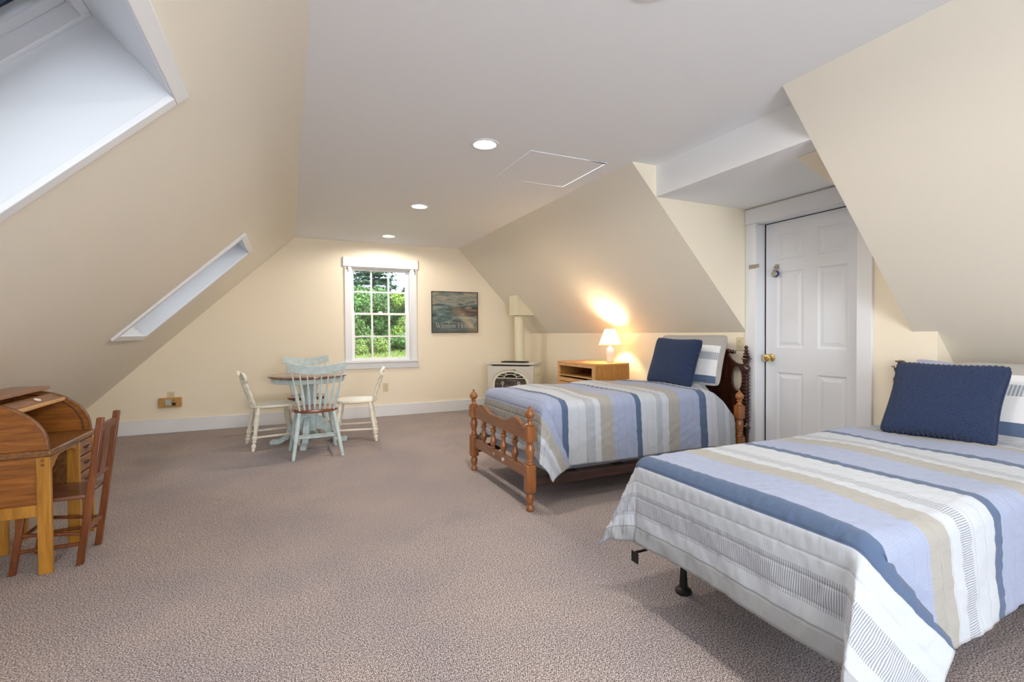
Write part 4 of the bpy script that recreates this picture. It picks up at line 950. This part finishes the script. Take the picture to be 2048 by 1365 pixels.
# nearer bed on a black metal frame
YB2 = 1.215
t = thing('metal_bed_frame', 'black metal bed frame under the quilt in the foreground', 'bed', (1.33, YB2, 0))
for y in (-.405, .405):
    b = MB(); b.box(.20, y-.018, .175, 2.06, y+.018, .18); b.box(.20, y+(.014 if y > 0 else -.018), .175, 2.06, y+(.018 if y > 0 else -.014), .215); b.build('side_rail', 'black_iron', t)
    b = MB(); b.box(.012, y*1.10-.017, .160, .016, y*1.12+.017, .205); b.box(.016, y*1.12-.003, .195, .22, y*1.12+.003, .205); y > 0 and b.build('foot_bracket', 'black_iron', t)
    for x in (.24, 1.70):
        yy = y*.985
        b = MB(); b.lathe([(.020, 0), (.033, .002), (.036, .012), (.030, .020), (.018, .026), (.017, .050), (.013, .115), (.017, .120), (.017, .175)], (x, yy, 0), 20); b.build('leg', 'black_iron', t)
for x in (.24, 1.70): part(t, 'cross_rail', 'black_iron', [(x-.018, -.46, .166, x+.018, .46, .1745)], 0)
mattress_pair('box spring on the black metal bed frame in the foreground', 'white mattress under the foreground quilt', 1.50, 3.40, YB2, .430, .2155, .38, .590)
quilt('quilt', 'striped blue, white and beige quilt on the foreground bed, corner hanging low', 1.345, YB2, .485, .610, 2.0, .352, .352, .06, False, 'quilt_b', seed=5, side_wave=.014, near=((25, (-.545, .19, -.817)), (82, (.56, .25, -.79)), (83.0, (.40, .05, -.90))), far=(24, 45), round_near=0)

# ------------------------------------------------------------------ cushions and pillows
def pillow_grid(nu, nv, w_, h_, th, knit=False, pinch=.10):
    u = np.linspace(-1, 1, nu+1); v = np.linspace(-1, 1, nv+1); U, V = np.meshgrid(u, v, indexing='ij')
    k = (1-U**2).clip(0)*(1-V**2).clip(0)
    X = U*w_/2*(1-pinch*(1-V**2)*0+0); Y = V*h_/2
    X = U*w_/2*(1-pinch*.5*(1-np.abs(V)**2)*np.abs(U)**3); Y = V*h_/2*(1-pinch*.5*(1-np.abs(U)**2)*np.abs(V)**3)
    rim = .16
    prof = (1-np.abs(U)**2.4).clip(0)**.5*(1-np.abs(V)**2.4).clip(0)**.5
    Z = th/2*(prof*(1-rim)+rim*((1-np.abs(U)**14).clip(0)*(1-np.abs(V)**14).clip(0))**.5)
    H = 0
    if knit:
        cw, rh = .0150, .0125
        xm, ym = U*w_/2, V*h_/2; c0 = np.floor(xm/cw); H = np.zeros_like(xm)
        for dc in (0, 1):
            c_ = c0+dc; par = np.mod(c_, 2); dx = xm/cw-c_; yy = ym/rh+.5*par+np.where(par > .5, 1, -1)*.16*dx; dy = yy-np.round(yy)
            H = np.maximum(H, np.sqrt((1-(dx/.98)**2-(dy/.52)**2).clip(0)))
        H = .0095*H
        H = H*(Z > th*.04)
    return U, V, X, Y, Z, H
def make_pillow(name, nu, nv, w_, h_, th, mat, knit=False, pinch=.1, uvscale=(1, 1)):
    U, V, X, Y, Z, H = pillow_grid(nu, nv, w_, h_, th, knit, pinch); ck = 1-.07*(U*V)**6; X = X*ck; Y = Y*ck
    nv1 = (nu+1)*(nv+1); top_ = np.stack([X, Y, Z+H], -1).reshape(-1, 3); bot_ = np.stack([X, Y, -Z-H], -1).reshape(-1, 3)
    if knit:   # edges get the knit bumps too
        for arr in (top_, bot_): arr[:, 0] *= 1+.012*np.sin(arr[:, 1]*2*pi/.0118)*(np.abs(U.reshape(-1)) > .9); arr[:, 1] *= 1+.012*np.sin(arr[:, 0]*2*pi/.0215)*(np.abs(V.reshape(-1)) > .9)
    I = np.arange(nv1).reshape(nu+1, nv+1); F = np.stack([I[:-1, :-1], I[1:, :-1], I[1:, 1:], I[:-1, 1:]], -1).reshape(-1, 4)
    F2 = F[:, ::-1]+nv1; edge = []
    loop = [I[i, 0] for i in range(nu+1)]+[I[nu, j] for j in range(1, nv+1)]+[I[i, nv] for i in range(nu-1, -1, -1)]+[I[0, j] for j in range(nv-1, 0, -1)]
    E_ = np.array([(loop[(i+1) % len(loop)], loop[i], loop[i]+nv1, loop[(i+1) % len(loop)]+nv1) for i in range(len(loop))])
    FF = np.concatenate([F, F2, E_]); vs = np.concatenate([top_, bot_]); nf = len(FF)
    me = bpy.data.meshes.new(name); me.vertices.add(len(vs)); me.vertices.foreach_set('co', vs.reshape(-1).astype(np.float32))
    me.loops.add(nf*4); me.loops.foreach_set('vertex_index', FF.reshape(-1).astype(np.int32)); me.polygons.add(nf)
    me.polygons.foreach_set('loop_start', np.arange(0, nf*4, 4, dtype=np.int32)); me.polygons.foreach_set('loop_total', np.full(nf, 4, dtype=np.int32)); me.update(); me.validate()
    uvs = np.concatenate([np.stack([(U+1)/2*uvscale[0], (V+1)/2*uvscale[1]], -1).reshape(-1, 2)]*2)[FF.reshape(-1)]
    ul = me.uv_layers.new(name='UVMap'); ul.data.foreach_set('uv', uvs.reshape(-1).astype(np.float32)); me.materials.append(MATS[mat]); me.shade_smooth(); return me
def place_pillow(me, name, label, cat, base, face, lean, h_, yaw_extra=0, roll=0, group=None):
    """bottom-edge centre at base; face = horizontal direction of its front; leans back by lean"""
    o = bpy.data.objects.new(name, me); col.objects.link(o)
    f_ = Vector((face[0], face[1], 0)).normalized(); up_ = (Vector((0, 0, 1))*cos(lean)-f_*sin(lean)); nrm = (f_*cos(lean)+Vector((0, 0, 1))*sin(lean)); rt = up_.cross(nrm)
    M = Matrix(((rt.x, up_.x, nrm.x, 0), (rt.y, up_.y, nrm.y, 0), (rt.z, up_.z, nrm.z, 0), (0, 0, 0, 1)))
    M = M @ Matrix.Rotation(roll, 4, 'Z')
    o.matrix_world = Matrix.Translation(Vector(base)+up_*h_/2) @ M
    return tag(o, label, cat, group)
cush = make_pillow('cushion', 265, 250, .475, .440, .15, 'navy_knit', True, .20)
place_pillow(cush, 'cushion', 'navy blue chunky knit cushion leaning on the pillow of the maple bed', 'cushion', (2.985, 3.245, .690), (-.98, -.16), R(20), .430, roll=R(-2), group='navy knit cushions')
place_pillow(cush, 'cushion', 'navy blue chunky knit cushion on the foreground bed', 'cushion', (2.895, 1.305, .605), (-.99, -.10), R(31), .430, roll=R(0), group='navy knit cushions')
shm = make_pillow('pillow', 60, 44, .68, .47, .17, 'sham', False, .12, (.68, 1))
place_pillow(shm, 'pillow', 'striped pillow sham behind the navy cushion on the maple bed', 'pillow', (3.20, 3.28, .685), (-.96, -.20), R(19), .47, group='striped pillow shams')
place_pillow(shm, 'pillow', 'striped pillow sham at the right edge of the picture on the foreground bed', 'pillow', (3.10, 1.11, .604), (-1, 0), R(38), .47, group='striped pillow shams')
lil = make_pillow('pillow', 50, 36, .62, .39, .14, 'lilac_cloth', False, .14)
place_pillow(lil, 'pillow', 'plain lilac pillow behind the striped sham on the foreground bed', 'pillow', (3.27, 1.34, .600), (-1, 0), R(20), .39, roll=R(-5))

# ------------------------------------------------------------------ outside the gable window
def hill(x, y):
    d = max(0, y-9); return -3.2+3.68*(1-math.exp(-d/2.6))+.10*sin(x*.5)+.08*sin(y*.8)
b = MB(); nx, ny = 40, 40
vs = [(-30+80*i/nx, D+.6+60*j/ny, hill(-30+80*i/nx, D+.6+60*j/ny)) for i in range(nx+1) for j in range(ny+1)]
b.add(vs, [(i*(ny+1)+j, (i+1)*(ny+1)+j, (i+1)*(ny+1)+j+1, i*(ny+1)+j+1) for i in range(nx) for j in range(ny)])
o = b.build('ground_outside', 'hill_grass'); o['kind'] = 'structure'
def leaf_cloud(blobs, n, size, seed, droop=0, flat=False):
    rg = np.random.RandomState(seed); wts = np.array([bl[3]**2*bl[4] if len(bl) > 4 else bl[3]**3 for bl in blobs]); wts = wts/wts.sum()
    idx = rg.choice(len(blobs), n, p=wts); B = np.array([bl[:3] for bl in blobs])[idx]; Rb = np.array([bl[3] for bl in blobs])[idx]; Zb = np.array([bl[4] if len(bl) > 4 else bl[3] for bl in blobs])[idx]
    d = rg.normal(size=(n, 3)); d /= np.linalg.norm(d, axis=1, keepdims=True); r = rg.uniform(.55, 1.05, n)**.6
    P = B+d*np.stack([Rb, Rb, Zb], 1)*r[:, None]
    a = rg.normal(size=(n, 3)); a /= np.linalg.norm(a, axis=1, keepdims=True)
    up_ = d+rg.normal(size=(n, 3))*.5; c_ = np.cross(a, up_); c_ /= np.linalg.norm(c_, axis=1, keepdims=True)+1e-9
    sz = size*rg.uniform(.6, 1.3, n)[:, None]; a = a*sz; c_ = c_*sz*.55
    if droop: a[:, 2] *= .3
    V = np.stack([P-a, P+c_, P+a, P-c_], 1).reshape(-1, 3)
    return V
def add_leaves(parent, name, mat, V):
    n = len(V)//4; me = bpy.data.meshes.new(name); me.vertices.add(len(V)); me.vertices.foreach_set('co', V.reshape(-1).astype(np.float32))
    me.loops.add(n*4); me.loops.foreach_set('vertex_index', np.arange(n*4, dtype=np.int32)); me.polygons.add(n)
    me.polygons.foreach_set('loop_start', np.arange(0, n*4, 4, dtype=np.int32)); me.polygons.foreach_set('loop_total', np.full(n, 4, dtype=np.int32)); me.update()
    me.materials.append(MATS[mat]); o = bpy.data.objects.new(name, me); col.objects.link(o); o['kind'] = 'stuff'
    if parent: o.parent = parent
    return o
def broad_tree(label, x, y, rad, h, mat, seed, n=42000, group='leafy trees outside the window'):
    z = hill(x, y)-.05; t = thing('tree', label, 'tree', (x, y, z), 0, group); rg = random.Random(seed); bl = []
    for k in range(16):
        a = rg.uniform(0, 6.28); q = rg.uniform(.1, .75)*rad; zz = rg.uniform(.18, .95)*h; bl.append((q*cos(a), q*sin(a), zz, rad*rg.uniform(.30, .48), rad*rg.uniform(.26, .42)))
    V = leaf_cloud(bl, n, .062, seed); add_leaves(t, 'foliage', mat, V)
    b = MB(); b.tube([(0, 0, -.3), (.05, .03, h*.35), (-.06, 0, h*.6), (.02, .05, h*.85)], [.13, .10, .07, .03], 8)
    for k in range(5):
        a = rg.uniform(0, 6.28); z0_ = h*rg.uniform(.3, .6); b.tube([(0, 0, z0_), (rad*.35*cos(a), rad*.35*sin(a), z0_+h*.12), (rad*.6*cos(a), rad*.6*sin(a), z0_+h*.3)], [.05, .035, .015], 6)
    b.build('trunk', 'bark', t); return t
def conifer(label, x, y, h, rad, seed):
    z = hill(x, y)-.05; t = thing('conifer_tree', label, 'tree', (x, y, z), 0, 'conifers outside the window'); rg = random.Random(seed); b = MB()
    b.tube([(0, 0, -.3), (0, 0, h*.5), (0, 0, h)], [.16, .10, .02], 8); b.build('trunk', 'bark', t)
    V = []
    k = 0
    for lv in range(26):
        q = lv/25; zz = h*(.15+.83*q); rl = rad*(1-q*.88)
        for j in range(7):
            a = rg.uniform(0, 6.28); L_b = rl*rg.uniform(.7, 1.1); bl = []
            for m in range(5):
                f_ = (m+1)/5; bl.append((L_b*f_*cos(a), L_b*f_*sin(a), zz-.12*f_*L_b+.10*f_*f_*L_b, .16+.10*(1-f_), .07))
            V.append(leaf_cloud(bl, 110, .085, seed*97+k, droop=1)); k += 1
    add_leaves(t, 'foliage', 'leaf_dark', np.concatenate(V)); return t
broad_tree('dense mid-green tree filling the left panes of the gable window', 2.15, 19.5, 1.55, 2.15, 'leaf_deep', 11)
broad_tree('mid-green tree behind the middle panes of the gable window', 3.45, 20.0, 1.35, 2.0, 'leaf_deep', 12)
broad_tree('yellow-green tree behind the right panes of the gable window', 4.75, 19.3, 1.15, 2.35, 'leaf_light', 13)
broad_tree('yellow-green tree beyond the right edge of the gable window', 7.4, 21.5, 1.9, 2.3, 'leaf_light', 14)
broad_tree('mid-green tree beyond the left edge of the gable window', .3, 20.5, 1.7, 2.7, 'leaf_deep', 15)
conifer('tall dark conifer standing above the leafy trees', 4.0, 25.5, 7.0, 2.0, 21)
conifer('dark conifer rising behind the left panes of the gable window', 3.0, 31.0, 7.6, 2.4, 22)
conifer('dark conifer low behind the yellow-green tree', 6.6, 29, 3.6, 1.6, 23)
conifer('dark conifer far left beyond the gable window', -1.2, 27, 7.6, 2.6, 24)
for k, (x, y, r_, h_, m_) in enumerate(((1.5, 17.6, .8, 1.0, 'leaf_deep'), (2.6, 17.2, .7, .9, 'grass_blade'), (3.6, 17.8, .9, 1.1, 'leaf_deep'), (4.6, 18.3, .9, 1.0, 'leaf_deep'), (.6, 17.6, .9, 1.1, 'grass_blade'), (5.9, 19.0, 1.0, 1.1, 'leaf_deep'))):
    z = hill(x, y)-.05; h_ = h_*.6; bl = [(rnd.uniform(-r_, r_)*.7, rnd.uniform(-r_, r_)*.5, rnd.uniform(.2, .8)*h_, r_*.42, h_*.32) for _ in range(9)]
    o = add_leaves(None, 'shrub', m_, leaf_cloud(bl, 8000, .045, 50+k)); o.location = (x, y, z); del o['kind']
    tag(o, 'low green shrub %s at the foot of the trees' % ('second from the left', 'pale one in the middle left', 'middle right', 'second from the right', 'leftmost', 'rightmost')[k], 'shrub', 'shrubs at the foot of the trees')
rg = np.random.RandomState(5); n = 16000; gx = rg.uniform(-2, 9, n); gy = rg.uniform(13.5, 19, n); gz = np.array([hill(a_, c_) for a_, c_ in zip(gx, gy)])
hgt = rg.uniform(.03, .12, n); wd = rg.uniform(.01, .02, n); lean = rg.uniform(-.06, .06, (n, 2))
V = np.stack([np.stack([gx-wd, gy, gz-.02], 1), np.stack([gx+wd, gy, gz-.02], 1), np.stack([gx+lean[:, 0]+.003, gy+lean[:, 1], gz+hgt], 1), np.stack([gx+lean[:, 0]-.003, gy+lean[:, 1], gz+hgt], 1)], 1).reshape(-1, 3)
o = add_leaves(None, 'meadow_grass', 'grass_blade', V); tag(o, 'rough meadow grass below the trees outside the window', 'grass', kind='stuff')
